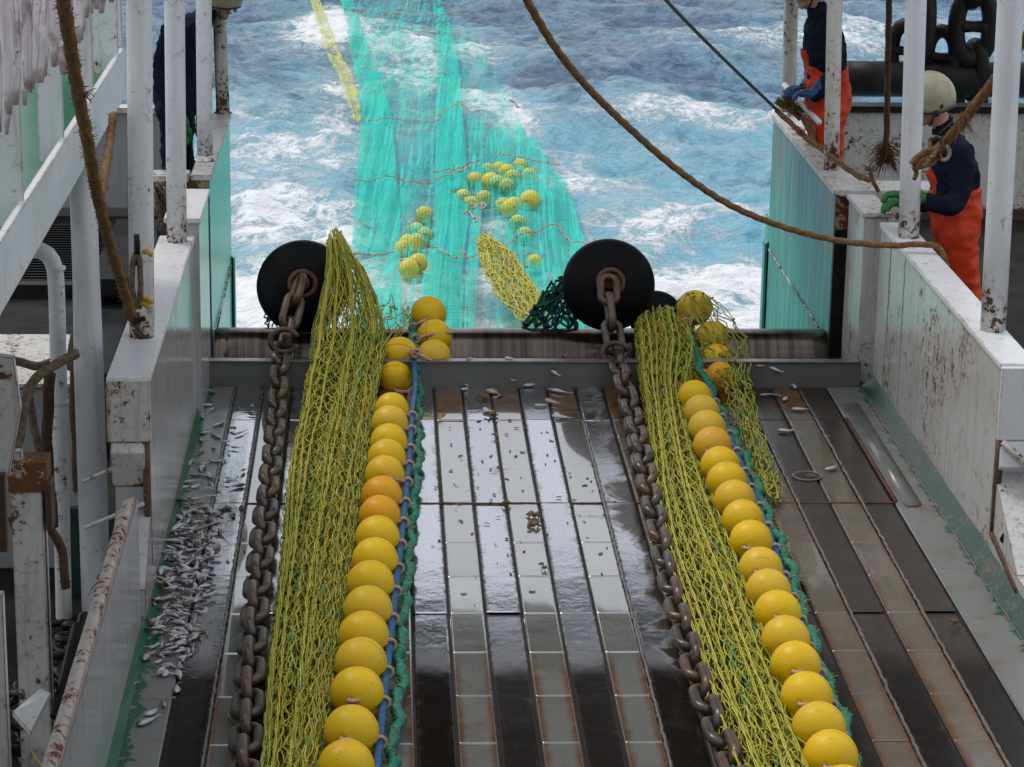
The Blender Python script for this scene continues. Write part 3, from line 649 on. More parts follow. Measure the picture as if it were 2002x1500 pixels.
# ------------------------------------------------------------------ chains
M['chain'] = simple('chain_steel', (.105, .086, .072), .30, scale=9, col2=(.065, .050, .043), metal=.4, bump=.35, bscale=70)
M['chain_rust'] = simple('chain_steel_rusty', (.135, .088, .060), .34, scale=10, col2=(.085, .055, .042), metal=.35, bump=.4, bscale=60)
def link_mesh(pitch, d, w, name="link", mats=('chain',)):
    r = d / 2; hw = (w - d) / 2; hl = (pitch + d) / 2 - hw; pts = []
    for a in np.linspace(-math.pi / 2, math.pi / 2, 9): pts.append((hl + hw * math.cos(a), hw * math.sin(a), 0))
    for a in np.linspace(math.pi / 2, 3 * math.pi / 2, 9): pts.append((-hl + hw * math.cos(a), hw * math.sin(a), 0))
    pts2 = []
    for i in range(len(pts)):
        p, q = np.array(pts[i]), np.array(pts[(i + 1) % len(pts)]); pts2.append(p)
        if np.linalg.norm(q - p) > .03: pts2 += [p + (q - p) * t for t in (.33, .67)]
    m = MB(); m.tube(pts2, r, 10, closed=True); v = m.verts()
    me = bpy.data.meshes.new(name); me.from_pydata(v.tolist(), [], m.f); me.materials.append(M[mats[0]])
    me.polygons.foreach_set("use_smooth", np.ones(len(m.f), bool)); me.update(); return me
LK = link_mesh(.168, .046, .140); LKR = link_mesh(.168, .046, .140, mats=('chain_rust',))
def chain(path, label, roll_fn):
    c = spline(path, 2000); L = np.r_[0, np.cumsum(np.linalg.norm(np.diff(c, axis=0), axis=1))]
    e = empty("ground_chain", c[-1], label, 'chain', 'heavy chains running aft along the deck')
    n = int(L[-1] / .168)
    for k in range(n):
        s = k * .168 + .08; p = np.array([np.interp(s, L, c[:, i]) for i in range(3)]); a = np.array([np.interp(s - .05, L, c[:, i]) for i in range(3)]); b = np.array([np.interp(s + .05, L, c[:, i]) for i in range(3)])
        T = Vector(b - a).normalized(); up = Vector((0, 0, 1)); side = up.cross(T).normalized(); up = T.cross(side)
        Mx = Matrix((T, side, up)).transposed().to_4x4()
        Mx = Mx @ Matrix.Rotation(roll_fn(k, s / L[-1]), 4, 'X')
        o = bpy.data.objects.new("link", LKR if (k * 7) % 5 in (0, 2) else LK); COL.objects.link(o); o.parent = e
        o.matrix_local = Matrix.Translation(Vector(p) - e.location) @ Mx
    return e
def rollL(k, s): return (R(90) if k % 2 else 0) + R(48) * max(0, 1 - s * 1.15) + random.uniform(-.09, .09) + R(6)
pl = [P(586, 549, Y=14.80), P(575, 592, Y=14.64), P(563, 640, Y=14.52), P(553, 690, Y=14.36), P(546, 745, Z=.12)] + [P(x, y, Z=.075) for x, y in ((541, 800), (531, 900), (519, 1000), (508, 1100), (498, 1200), (490, 1300), (484, 1400), (479, 1500), (474, 1620), (470, 1760))]
cL = chain(pl, 'brown steel chain left of the left-hand net', rollL)
prr = [P(1190, 547, Y=14.80), P(1191, 594, Y=14.64), P(1198, 650, Y=14.52), P(1208, 700, Y=14.36), P(1220, 755, Z=.12)] + [P(x, y, Z=.075) for x, y in ((1232, 800), (1256, 900), (1279, 1000), (1303, 1090), (1327, 1180), (1352, 1270), (1386, 1380), (1430, 1490), (1478, 1600), (1540, 1740))]
def rollR(k, s): return (R(90) if k % 2 else 0) + (R(50) * math.sin(min(1, max(0, (s - .05) * 2.0)) * math.pi) * -1 if s < .6 else R(-42) * max(0, (s - .6) * 2)) + random.uniform(-.09, .09)
cR = chain(prr, 'brown steel chain left of the right-hand net', rollR)
for ch, px, rr in ((cL, (556, 664), .080), (cR, (1203, 690), .078)):
    c = P(*px, Y=14.36); m = MB()
    m.tube([c + np.array([rr * math.cos(a), -.03 + .03 * math.sin(a), .75 * rr * math.sin(a)]) for a in np.linspace(.35, 2 * math.pi - .35, 22)], .018, 10); m.cyl(c + np.array([rr * .2, -.03, -.04]), c + np.array([rr * .2, -.03, .05]), .028, seg=12)
    obj("shackle", m, 'darkrust', ch)

# ------------------------------------------------------------------ netting on deck
LIME = np.array([(.34, .34, .030), (.42, .38, .045), (.27, .32, .035), (.38, .33, .035), (.47, .45, .085), (.08, .27, .13), (.40, .22, .03)]); LIMEP = np.array([.27, .24, .2, .12, .08, .055, .035])
GREEN = np.array([(.005, .075, .058), (.008, .10, .075)]); GREENP = np.array([.5, .5])
def sheet(rows, zoff=0.):
    """rows: (y, xl, xr, 'Y'|'Z', value) in the picture -> arrays of left and right edge points in the world"""
    A = np.array([P(x, y, **{k: v}) for y, x, _, k, v in rows]); B = np.array([P(x, y, **{k: v}) for y, _, x, k, v in rows])
    A[:, 2] += zoff; B[:, 2] += zoff; return A, B
def fbm(u, v, seed):
    o = np.zeros(np.broadcast(u, v).shape)
    g = np.random.default_rng(seed)
    for k in range(7):
        fu, fv = g.uniform(.5, 3.5), g.uniform(.4, 2.4); o = o + np.sin(2 * np.pi * (fu * u + fv * v) + g.uniform(0, 6.28)) / (1 + .35 * k)
    return o / 3.0
def net(mb, A, B, ncol, mesh, r, pal, palp, seed, pile=.07, fold=.35, jit=.006, open_=.5, keep=1.0, holes=0.):
    """diamond mesh netting laid over the strip between curves A and B, gathered into folds"""
    n0 = 400; a = spline(A, n0); b = spline(B, n0); mid = (a + b) / 2
    L = np.linalg.norm(np.diff(mid, axis=0), axis=1).sum(); nr = int(L / mesh) + 2
    vi = np.linspace(0, n0 - 1, nr); ai = np.stack([np.interp(vi, np.arange(n0), a[:, k]) for k in range(3)], 1); bi = np.stack([np.interp(vi, np.arange(n0), b[:, k]) for k in range(3)], 1)
    I, J = np.meshgrid(np.arange(ncol), np.arange(nr), indexing='ij')
    v = J / (nr - 1.); uu = (I + open_ * np.where((I + J) % 2 == 0, .5, -.5) + .5) / ncol
    vm = v * L
    w = fold * (fbm(uu * .7, vm * .07, seed) + .5 * fbm(uu * 1.9 + 3, vm * .10, seed + 1)) * .20
    u2 = np.clip(uu + w * np.sin(np.pi * np.clip(uu, 0, 1)) ** .6, -.02, 1.02)
    p = ai[None, :, :] * (1 - u2[..., None]) + bi[None, :, :] * u2[..., None]
    bump = pile * (np.clip(4 * u2 * (1 - u2), 0, 1) ** .55) * (.75 + .30 * fbm(u2 * 1.4 + 7, vm * .10, seed + 2)) + pile * .28 * fbm(uu * 2.4, vm * .14, seed + 3)
    p[..., 2] += np.maximum(bump, -.02); p = p + np.random.default_rng(seed).normal(0, jit, p.shape)
    g = np.random.default_rng(seed + 9)
    A_, B_ = p[:, :-1].reshape(-1, 3), p[:, 1:].reshape(-1, 3)
    n = len(A_)
    mk = g.random(n) < keep
    if holes: 
        hn = fbm(uu[:, :-1] * 2.2, vm[:, :-1] * .6, seed + 5).reshape(-1); mk &= hn < holes
    A_, B_ = A_[mk], B_[mk]; n = len(A_)
    ci = g.choice(len(pal), n, p=palp); cols = pal[ci] * g.uniform(.75, 1.2, (n, 1))
    dl = B_ - A_; sg = np.where(g.random((n, 1)) < .5, 1., -1.) * np.linalg.norm(dl[:, :2], axis=1)[:, None] * .16
    mid_ = (A_ + B_) / 2 + g.normal(0, jit * .6, A_.shape); mid_[:, :1] += sg * .35; mid_[:, 1:2] += sg * .2; mid_[:, 2] -= jit * .4
    mb.segs(A_, mid_, r, cols); mb.segs(mid_, B_, r, cols)
    # knots
    k = p[::1, ::2].reshape(-1, 3); k = k[g.random(len(k)) < .5 * keep]; d = g.normal(0, 1, k.shape); d /= np.linalg.norm(d, axis=1)[:, None]
    mb.segs(k - d * r * 1.5, k + d * r * 1.5, r * 1.75, pal[g.choice(len(pal), len(k), p=palp)] * .9)
    return p

DZ = .035
Lrows = [(484, 639, 672, 'Y', 14.82), (520, 639, 698, 'Y', 14.76), (560, 634, 724, 'Y', 14.70), (610, 622, 742, 'Y', 14.62), (655, 612, 752, 'Y', 14.50), (702, 608, 748, 'Y', 14.34), (757, 597, 735, 'Z', .07)] + [(y, l, r, 'Z', DZ) for y, l, r in ((830, 586, 727), (900, 570, 716), (1000, 558, 702), (1100, 548, 687), (1200, 535, 672), (1300, 524, 660), (1400, 516, 645), (1500, 511, 626), (1640, 500, 600), (1800, 490, 575))]
Lrows2 = [(618, 700, 806, 'Y', 14.98), (632, 690, 806, 'Y', 14.80), (655, 676, 790, 'Y', 14.58), (695, 668, 758, 'Y', 14.36), (750, 660, 742, 'Z', .10)] + [(y, l, r, 'Z', .06) for y, l, r in ((830, 640, 728), (900, 628, 718), (1000, 610, 705), (1100, 597, 690), (1200, 585, 675), (1300, 578, 660), (1400, 566, 645), (1500, 555, 628), (1640, 540, 600))]
def deck_net(rows_list, label, seed):
    mb = MB()
    for q, (rows, nc, me, pile, fold, keep) in enumerate(rows_list):
        A, B = sheet(rows)
        net(mb, A, B, nc, me * 1.18, .0026 if q < 2 else .0030, LIME * (.9 if q < 2 else 1.15), LIMEP, seed + q * 31, pile, fold, jit=.0020, keep=keep, open_=.62)
    A, B = sheet(rows_list[0][0])
    net(mb, A, B, 13, .098, .0034, LIME * 1.22, LIMEP, seed + 301, .128, .45, jit=.0016, open_=.95)
    k_ = 7 if rows_list[0][0][0][0] < 500 else 4                     # the hanging part behind the sill: fine even meshes
    for q_, nc_ in enumerate((20, 16)): net(mb, *sheet(rows_list[0][0][:k_]), nc_, .058, .0030, LIME * (.95 + .25 * q_), LIMEP, seed + 401 + q_, .05 + .05 * q_, .15, jit=.002, open_=.9)
    a, b = spline(A, 300), spline(B, 300)
    for k in range(8):                                             # gathered strands running the length of the net
        u = np.clip(rng.uniform(.02, .98) + .035 * np.sin(np.linspace(0, rng.uniform(6, 14), 300) + k), .0, 1.)[:, None]
        q = a * (1 - u) + b * u; q[:, 2:] += .118 * np.clip(4 * u * (1 - u), 0, 1) ** .55; q += np.cumsum(rng.normal(0, .0006, q.shape), 0)
        for h in (-1, 1):
            w = q.copy(); w[:, 0] += h * .004 * np.sin(np.arange(300) * .42); w[:, 2] += h * .004 * np.cos(np.arange(300) * .42); mb.segs(w[:-1], w[1:], .0030, np.tile(LIME[rng.choice([0, 1, 4])] * 1.25, (299, 1)))
    o = obj("trawl_net", mb, 'twine'); tag(o, label, 'fishing net', 'yellow-green trawl nets on the deck'); return o
deck_net([(Lrows, 38, .070, .02, .8, 1), (Lrows, 32, .078, .05, 1.2, 1), (Lrows, 27, .085, .085, 1.5, 1), (Lrows, 22, .090, .115, 1.7, 1), (Lrows2, 17, .088, .10, 1.2, 1), (Lrows2, 11, .092, .13, 1.0, 1)], 'lime green net bundle hanging off the left bobbin beside the left float row', 11)
Rrows = [(634, 1242, 1342, 'Y', 14.98), (650, 1240, 1348, 'Y', 14.70), (700, 1244, 1362, 'Y', 14.36), (755, 1250, 1350, 'Z', .08)] + [(y, l, r, 'Z', DZ) for y, l, r in ((800, 1257, 1346), (900, 1272, 1368), (1000, 1284, 1398), (1100, 1300, 1438), (1200, 1326, 1480), (1300, 1352, 1518), (1400, 1382, 1562), (1500, 1418, 1608), (1640, 1475, 1670), (1800, 1540, 1745))]
Redge = [(y, l, r, 'Z', .012) for y, l, r in ((800, 1222, 1262), (880, 1240, 1275), (1000, 1258, 1300), (1100, 1280, 1320), (1200, 1305, 1345), (1300, 1335, 1380), (1400, 1375, 1420), (1500, 1420, 1470), (1640, 1480, 1530))]
deck_net([(Rrows, 38, .070, .02, .8, 1), (Rrows, 32, .078, .05, 1.2, 1), (Rrows, 26, .085, .085, 1.5, 1), (Rrows, 21, .090, .115, 1.7, 1), (Redge, 3, .10, .02, .3, 1)], 'lime green net bundle over the roller beside the right float row', 51)
# loose flap with the netted floats
Frows = [(586, 1322, 1398, 'Y', 14.86), (620, 1316, 1430, 'Y', 14.78), (660, 1330, 1462, 'Y', 14.60), (705, 1375, 1468, 'Y', 14.36), (755, 1410, 1470, 'Z', .10), (800, 1430, 1478, 'Z', .06), (860, 1452, 1492, 'Z', .03), (920, 1475, 1515, 'Z', .02), (985, 1492, 1528, 'Z', .02)]
mb = MB(); A, B = sheet(Frows); net(mb, A, B, 11, .085, .0038, LIME, LIMEP, 91, .05, .5, open_=.8, jit=.008, keep=.95); net(mb, A, B, 9, .095, .0038, LIME, LIMEP, 97, .02, .8, open_=.8, jit=.009, keep=.8)
tag(obj("net_flap", mb, 'twine'), 'loose torn net flap draped over floats at the right end of the roller', 'fishing net')
# dark green netting at the bobbins
mb = MB(); A, B = sheet([(574, 1088, 1112, 'Y', 15.22), (592, 1060, 1120, 'Y', 15.18), (615, 1038, 1124, 'Y', 15.14), (646, 1018, 1130, 'Y', 15.10)])
net(mb, A, B, 11, .045, .0080, GREEN, GREENP, 5, .05, .3, open_=.9, jit=.006); net(mb, A, B, 9, .05, .0080, GREEN, GREENP, 6, .12, .4, open_=.9, jit=.008); net(mb, A, B, 8, .055, .0080, GREEN, GREENP, 8, .02, .4, open_=.9, jit=.008)
tag(obj("dark_net", mb, 'twine'), 'dark green knotted netting beside the right bobbin', 'fishing net')
mb = MB(); A, B = sheet([(612, 518, 535, 'Y', 15.2), (630, 518, 545, 'Y', 15.15), (648, 522, 552, 'Y', 15.1)])
net(mb, A, B, 5, .03, .005, GREEN, GREENP, 7, .03, .3, open_=.9, jit=.006)
tag(obj("dark_net", mb, 'twine'), 'scrap of dark green netting under the left bobbin', 'fishing net')

# ------------------------------------------------------------------ floats and headlines
def float_mat(name, a, b):
    t = NT(name); oi = t.n("ShaderNodeObjectInfo").outputs["Random"]; c = t.mix(t.math('ADD', t.math('MULTIPLY', t.ramp(t.noise(2.0, 3), .3, .7), .5), t.math('MULTIPLY', oi, .5)), a, b)
    c = t.mix(t.math('MULTIPLY', t.math('POWER', oi, 3.0), .22), c, (.62, .52, .16)); wv = t.n("ShaderNodeVectorMath", operation='ADD'); t.set(wv, 0, t.pos()); t.set(wv, 1, oi)
    c = t.mix(t.math('MULTIPLY', t.ramp(t.noise(38, 6, .72, .8), .60, .72), .6), c, (.12, .060, .012)); c = t.mix(t.math('MULTIPLY', t.ramp(t.noise(1., 5, .7, .6, t.scaled(wv.outputs[0], (9, 30, 14))), .60, .72), .35), c, (.28, .15, .02)); c = t.mix(t.math('MULTIPLY', t.ramp(t.noise(9, 6, .6, 1.), .55, .8), .35), c, (.40, .20, .01))
    return t.bs(Base_Color=c, Roughness=t.math('MULTIPLY_ADD', t.noise(6, 4), .25, .30), Specular_IOR_Level=.30, Normal=t.bump(t.noise(50, 4), .10, .004))
M['float'] = float_mat('yellow_float', (.80, .52, .004), (.70, .42, .003)); M['float_o'] = float_mat('orange_float', (.78, .33, .006), (.74, .40, .006))
M['hole'] = simple('float_hole', (.04, .025, .005), .8)
def float_ball(r=1.0):
    prof = [(.045, .80), (.06, .90), (.10, .962), (.17, .978)] + [(math.sin(a), math.cos(a)) for a in np.linspace(.24, math.pi / 2 - .03, 16)] + [(1.006, .03), (1.012, .012), (1.012, -.012), (1.006, -.03)] + [(math.sin(a), math.cos(a)) for a in np.linspace(math.pi / 2 + .03, math.pi - .24, 16)] + [(.17, -.978), (.10, -.962), (.06, -.90), (.045, -.80)]
    m = MB(); m.lathe([(a * r, b * r) for a, b in prof], seg=40); m.lathe([(.0001, .78 * r), (.05 * r, .79 * r)], seg=16, mi=1)
    return m
def make_ball_mesh(mat):
    m = float_ball(); v = m.verts(); me = bpy.data.meshes.new("ball"); me.from_pydata(v.tolist(), [], m.f); me.materials.append(M[mat]); me.materials.append(M['hole'])
    me.polygons.foreach_set("material_index", np.array(m.mi, dtype=np.int32)); me.polygons.foreach_set("use_smooth", np.ones(len(m.f), bool)); me.update(); return me
M['float_pale'] = float_mat('pale_float', (.86, .66, .05), (.82, .58, .02))
FB, FBO, FBP = make_ball_mesh('float'), make_ball_mesh('float_o'), make_ball_mesh('float_pale')
ORD = ['first', 'second', 'third', 'fourth', 'fifth', 'sixth', 'seventh', 'eighth', 'ninth', 'tenth', 'eleventh', 'twelfth', 'thirteenth', 'fourteenth', 'fifteenth', 'sixteenth', 'seventeenth', 'eighteenth', 'nineteenth', 'twentieth']
def trawl_float(c, r, label, group, axis=None, orange=False, cord=None):
    c = Vector([float(q) for q in c])
    e = empty("float", c - Vector((0, 0, r)), label, 'float', group)
    o = bpy.data.objects.new("ball", FBO if orange else FB); COL.objects.link(o); o.parent = e
    ax = Vector(axis if axis is not None else (random.uniform(-.35, .35), -1, random.uniform(-.05, .3))).normalized()
    o.rotation_euler = ax.to_track_quat('Z', 'Y').to_euler(); o.scale = (r, r, r); o.location = (0, 0, r)
    if cord is not None:
        h = c + ax * r * .93; q = Vector([float(a) for a in cord]); mid = (h + q) / 2 + (ax * .03 + Vector((0, 0, .01)))
        m = MB(); rope_mb([h - ax * .06, h + ax * .02, mid, q], .0095, 26, mb=m)
        rr = .024
        m.tube([q + Vector((rr * math.cos(a), .3 * rr * math.cos(a) - .004, rr * math.sin(a))) for a in np.linspace(0, 2 * math.pi, 14, endpoint=False)], .0085, 8, closed=True)
        obj("lashing", m, 'cord', e)
    return e
blueL = [P(806, 640, Y=14.86), P(809, 690, Y=14.4), P(812, 752, Z=.10)] + [P(x, y, Z=.10) for x, y in ((806, 800), (803, 850), (799, 910), (794, 960), (788, 1020), (782, 1075), (775, 1140), (768, 1200), (761, 1270), (753, 1340), (746, 1410), (739, 1480), (730, 1570), (715, 1720))]
greenL = [P(804, 628, Y=14.9), P(811, 690, Y=14.4), P(818, 752, Z=.06)] + [P(x, y, Z=.05) for x, y in ((816, 800), (816, 850), (816, 905), (810, 960), (804, 1020), (799, 1080), (795, 1140), (788, 1200), (782, 1260), (784, 1330), (776, 1400), (768, 1460), (760, 1520), (742, 1700))]
blueR = [P(1352, 650, Y=14.75), P(1370, 710, Y=14.36), P(1388, 760, Z=.10)] + [P(x, y, Z=.10) for x, y in ((1402, 800), (1425, 850), (1446, 900), (1466, 950), (1487, 1000), (1506, 1050), (1526, 1110), (1545, 1160), (1563, 1210), (1583, 1275), (1606, 1330), (1630, 1400), (1655, 1470), (1690, 1560), (1745, 1700))]
greenR = [P(1343, 632, Y=14.85), P(1358, 690, Y=14.4), P(1380, 742, Z=.12)] + [P(x, y, Z=.075) for x, y in ((1400, 785), (1424, 835), (1448, 880), (1470, 925), (1487, 970), (1508, 1025), (1535, 1085), (1552, 1130), (1565, 1190), (1588, 1250), (1606, 1310), (1632, 1370), (1652, 1425), (1662, 1480), (1700, 1570), (1760, 1710))]
def headline(pts, r, mat, name, label, lumpy=False, seed=0):
    if not lumpy:
        m = rope_mb(pts, r, lobes=4, jitter=.0008); m_ = m
        o = obj(name, m, mat); tag(o, label, 'rope'); return o
    g = np.random.default_rng(seed); L = np.linalg.norm(np.diff(np.array(pts), axis=0), axis=1).sum(); n = int(L / .008); c = spline(pts, n)
    s = np.arange(n) * .008; rr = r * (1 + .16 * np.sin(s * 2 * np.pi / .045) + .28 * (np.sin(s * 2 * np.pi / .21 + .5 * np.sin(s * 3)) > .72))
    c[:, 0] += .012 * np.sin(s * 2 * np.pi / .42) + .006 * np.sin(s * 2 * np.pi / .19)
    m = MB(); m.tube(c, rr, 10); k = g.integers(0, n, 420); tufts = c[k]
    d = g.normal(0, 1, (420, 3)); d[:, 2] = np.abs(d[:, 2]); d /= np.linalg.norm(d, axis=1)[:, None]
    m.segs(tufts + d * r * .6, tufts + d * r * g.uniform(1.2, 2.2, (420, 1)), .0024, mi=1)
    for i in range(6, n - 6, 26):
        a = np.linspace(0, 2 * np.pi, 10, endpoint=False); T = c[i + 3] - c[i - 3]; T /= np.linalg.norm(T); u = np.cross(T, (0, 0, 1)); u /= np.linalg.norm(u); w = np.cross(u, T)
        m.tube([c[i] + r * 1.12 * (u * math.cos(q) + w * math.sin(q)) for q in a], .0035, 5, 2, closed=True)
    o = obj(name, m, [mat, 'lime_fuzz', 'pale_green']); tag(o, label, 'rope'); return o
M['lime_fuzz'] = simple('lime_fuzz', (.36, .36, .05), .8); M['pale_green'] = simple('pale_green_twine', (.12, .42, .30), .6)
headline(blueL, .0155, 'blue_rope', "headline_rope", 'blue headline rope along the left float row'); headline(greenL, .0195, 'green_rope', "braided_rope", 'green lashed rope edging the left float row', True, 3)
headline(blueR, .0155, 'blue_rope', "headline_rope", 'blue headline rope along the right float row'); headline(greenR, .0195, 'green_rope', "braided_rope", 'green lashed rope edging the right float row', True, 4)
def near_pt(path, c):
    q = spline(path, 400); return q[np.argmin(np.linalg.norm(q - np.array(c), axis=1))]
LF = [(766, 800, 33), (762, 828, 36), (760, 864, 36.5), (756, 896, 38), (752, 929, 39), (746, 970, 40), (742, 1009, 41), (738, 1051, 43.5), (733, 1096, 45.5), (724, 1142, 47), (719, 1193, 48.5), (711, 1244, 50), (705, 1297, 51.5), (698, 1356, 53), (687, 1432, 54.5), (677, 1501, 56), (666, 1580, 58), (655, 1668, 60)]
RF = [(1358, 776, 33), (1372, 806, 35), (1382, 838, 37), (1393, 872, 38.5), (1408, 911, 39), (1421, 942, 40), (1436, 978, 40.5), (1452, 1017, 41), (1468, 1058, 42), (1487, 1112, 43), (1502, 1156, 44.5), (1520, 1199, 46), (1536, 1251, 48), (1555, 1302, 49.5), (1577, 1364, 51.5), (1601, 1424, 53), (1624, 1480, 54), (1650, 1551, 56), (1680, 1630, 58)]
GL, GR = 'yellow floats along the left headline', 'yellow floats along the right headline'
def zdepth(p): return float((RW.T @ (np.array(p) - CAMO))[2])
for side, lst, path, g in (('left', LF, blueL, GL), ('right', RF, blueR, GR)):
    vis = [q for q in lst if q[1] < 1545]
    for k, (x, y, rp) in enumerate(lst):
        c = P(x, y, Z=.13); r = rp * zdepth(c) / F
        i = len(vis) - 1 - k
        orange = (side == 'right' and k == 3)
        extra = {('left', 13): ', cord showing', ('right', 8): ', cord showing'}.get((side, k), '')
        if orange: lab = 'orange tinted float, odd one out in the right float row'
        elif i <= 0: lab = f'yellow float cut by the bottom edge at the near end of the {side} row'
        elif k == 0: lab = f'yellow float at the far end of the {side} close-packed row'
        elif i < k: lab = f'yellow float, {ORD[i]} from the near end of the {side} float row' + extra
        else: lab = f'yellow float, {ORD[k]} from the far end of the {side} float row' + extra
        s = 1 if side == 'right' else -1
        trawl_float(c, r, lab, g, ((-.25 if side == 'left' else -.32) + random.uniform(-.12, .12), -1, random.uniform(.0, .22)), orange or (side == 'left' and k in (5, 6)), near_pt(path, c + np.array([r, -.02, 0])))
for x, y, rp, Yv, lab, ax, tie in ((838, 613, 34.5, 14.92, 'topmost loose yellow float above the roller left of centre', (-.12, -1, -.05), (808, 640)), (849, 659, 35, 14.72, 'middle loose yellow float of three beside the left row', (.9, -.3, .3), (812, 662)), (848, 698, 34, 14.40, 'lowest loose yellow float hanging over the sill, cord across its front', (.15, -1, -.12), (812, 690)),
                          (782, 693, 34.5, 14.42, 'upper of two yellow floats at the roller end of the left net', (-.1, -1, -.75), (808, 690)), (772, 737, 33, 14.26, 'lower of two yellow floats at the roller end, cord at its front', (.05, -1, -.55), (808, 765))):
    c = P(x, y, Y=Yv); trawl_float(c, rp * zdepth(c) / F, lab, 'loose yellow floats at the roller', ax, False, P(*tie, Y=Yv - .12))
for x, y, rp, Yv, o_, lab in ((1358, 602, 35, 14.95, 0, 'highest netted yellow float above the roller on the right'), (1391, 660, 33, 14.72, 0, 'second netted float down from the roller on the right'), (1401, 704, 32, 14.48, 0, 'third netted float down from the roller on the right'), (1408, 738, 31, 14.22, 1, 'lowest netted orange yellow float behind the right headline'), (1366, 742, 24, 14.2, 1, 'yellow float half buried in the net behind the right headline')):
    c = P(x, y, Y=Yv); trawl_float(c, rp * zdepth(c) / F, lab, 'netted floats at the right roller end', (-.05, -1, -.15), bool(o_), P(x - 18, y + 28, Y=Yv - .2) if not o_ else None)

# ------------------------------------------------------------------ the trawl net astern, in the water
def lerp_tab(tab, y, k): return np.interp(y, [t[0] for t in tab], [t[k] for t in tab])
EDGE = [(-30, 640, 890), (8, 655, 905), (30, 658, 925), (60, 668, 940), (100, 690, 965), (150, 700, 985), (200, 706, 1012), (250, 702, 1045), (300, 698, 1082), (350, 692, 1110), (400, 690, 1132), (450, 687, 1156), (500, 683, 1172), (560, 681, 1185), (600, 684, 1190), (646, 688, 1195)]
BANDS = [  # (rows of y, x0, x1), density
    ([(-40, 655, 690), (20, 672, 700), (100, 690, 735), (200, 706, 768), (300, 697, 775), (400, 690, 785), (500, 684, 783), (646, 690, 790)], .95),
    ([(-40, 690, 840), (20, 700, 850), (150, 735, 850), (250, 775, 850), (350, 780, 848), (450, 785, 840), (550, 785, 815), (646, 790, 800)], .60),
    ([(-40, 840, 870), (20, 850, 880), (100, 852, 900), (200, 852, 905), (300, 850, 915), (400, 846, 917), (500, 832, 905), (600, 806, 905), (646, 800, 905)], .97),
    ([(180, 910, 945), (300, 915, 948), (400, 917, 942), (520, 908, 935), (600, 905, 930), (646, 905, 925)], .68),
    ([(-40, 860, 890), (30, 872, 925), (100, 900, 965), (200, 905, 1012), (260, 945, 1045)], .50),
    ([(200, 965, 1000), (250, 950, 1030), (300, 945, 1065), (350, 950, 1095), (400, 985, 1118), (450, 985, 1140), (500, 1020, 1150), (560, 1055, 1190), (646, 1070, 1195)], .74),
    ([(200, 990, 1012), (300, 1050, 1082), (400, 1100, 1132), (500, 1130, 1172), (646, 1150, 1195)], .85),
    ([(300, 950, 985), (350, 955, 1000), (420, 960, 1010), (500, 985, 1045), (600, 1010, 1090), (646, 1015, 1100)], .55)]
NETFL = [((1210, 812), 34), ((1270, 815), 28), ((1382, 800), 36), ((1428, 845), 34), ((1312, 862), 34), ((1145, 890), 38), ((1225, 912), 40), ((1082, 952), 40), ((1340, 905), 36), ((1122, 990), 34), ((1192, 968), 32), ((1262, 930), 36), ((1312, 945), 34), ((1292, 1004), 38), ((1348, 1014), 36), ((1432, 1034), 46), ((1322, 1056), 34), ((1368, 1100), 38), ((1404, 1140), 36), ((1455, 1248), 30), ((878, 1052), 34), ((838, 1084), 34), ((795, 1188), 36), ((882, 1154), 34), ((842, 1240), 34), ((800, 1396), 40), ((846, 1372), 34), ((770, 1230), 26)]
NETFL = [((500 + x / 2.6693, y / 2.6693), r / 2.6693) for (x, y), r in NETFL]
_fl3 = []
for (x, y), rp in NETFL:
    c = P(x, y, Z=SEA + .05); r = max(.082, rp * zdepth(c) / F); c[2] = float(sea_h(c[0], c[1])) + .07; c[2] += .035; _fl3.append((c, r * 1.22))
def sea_net_z(X, Y):
    z = sea_h(X, Y) * .6 + (SEA + .03) * .4 + .035
    return z
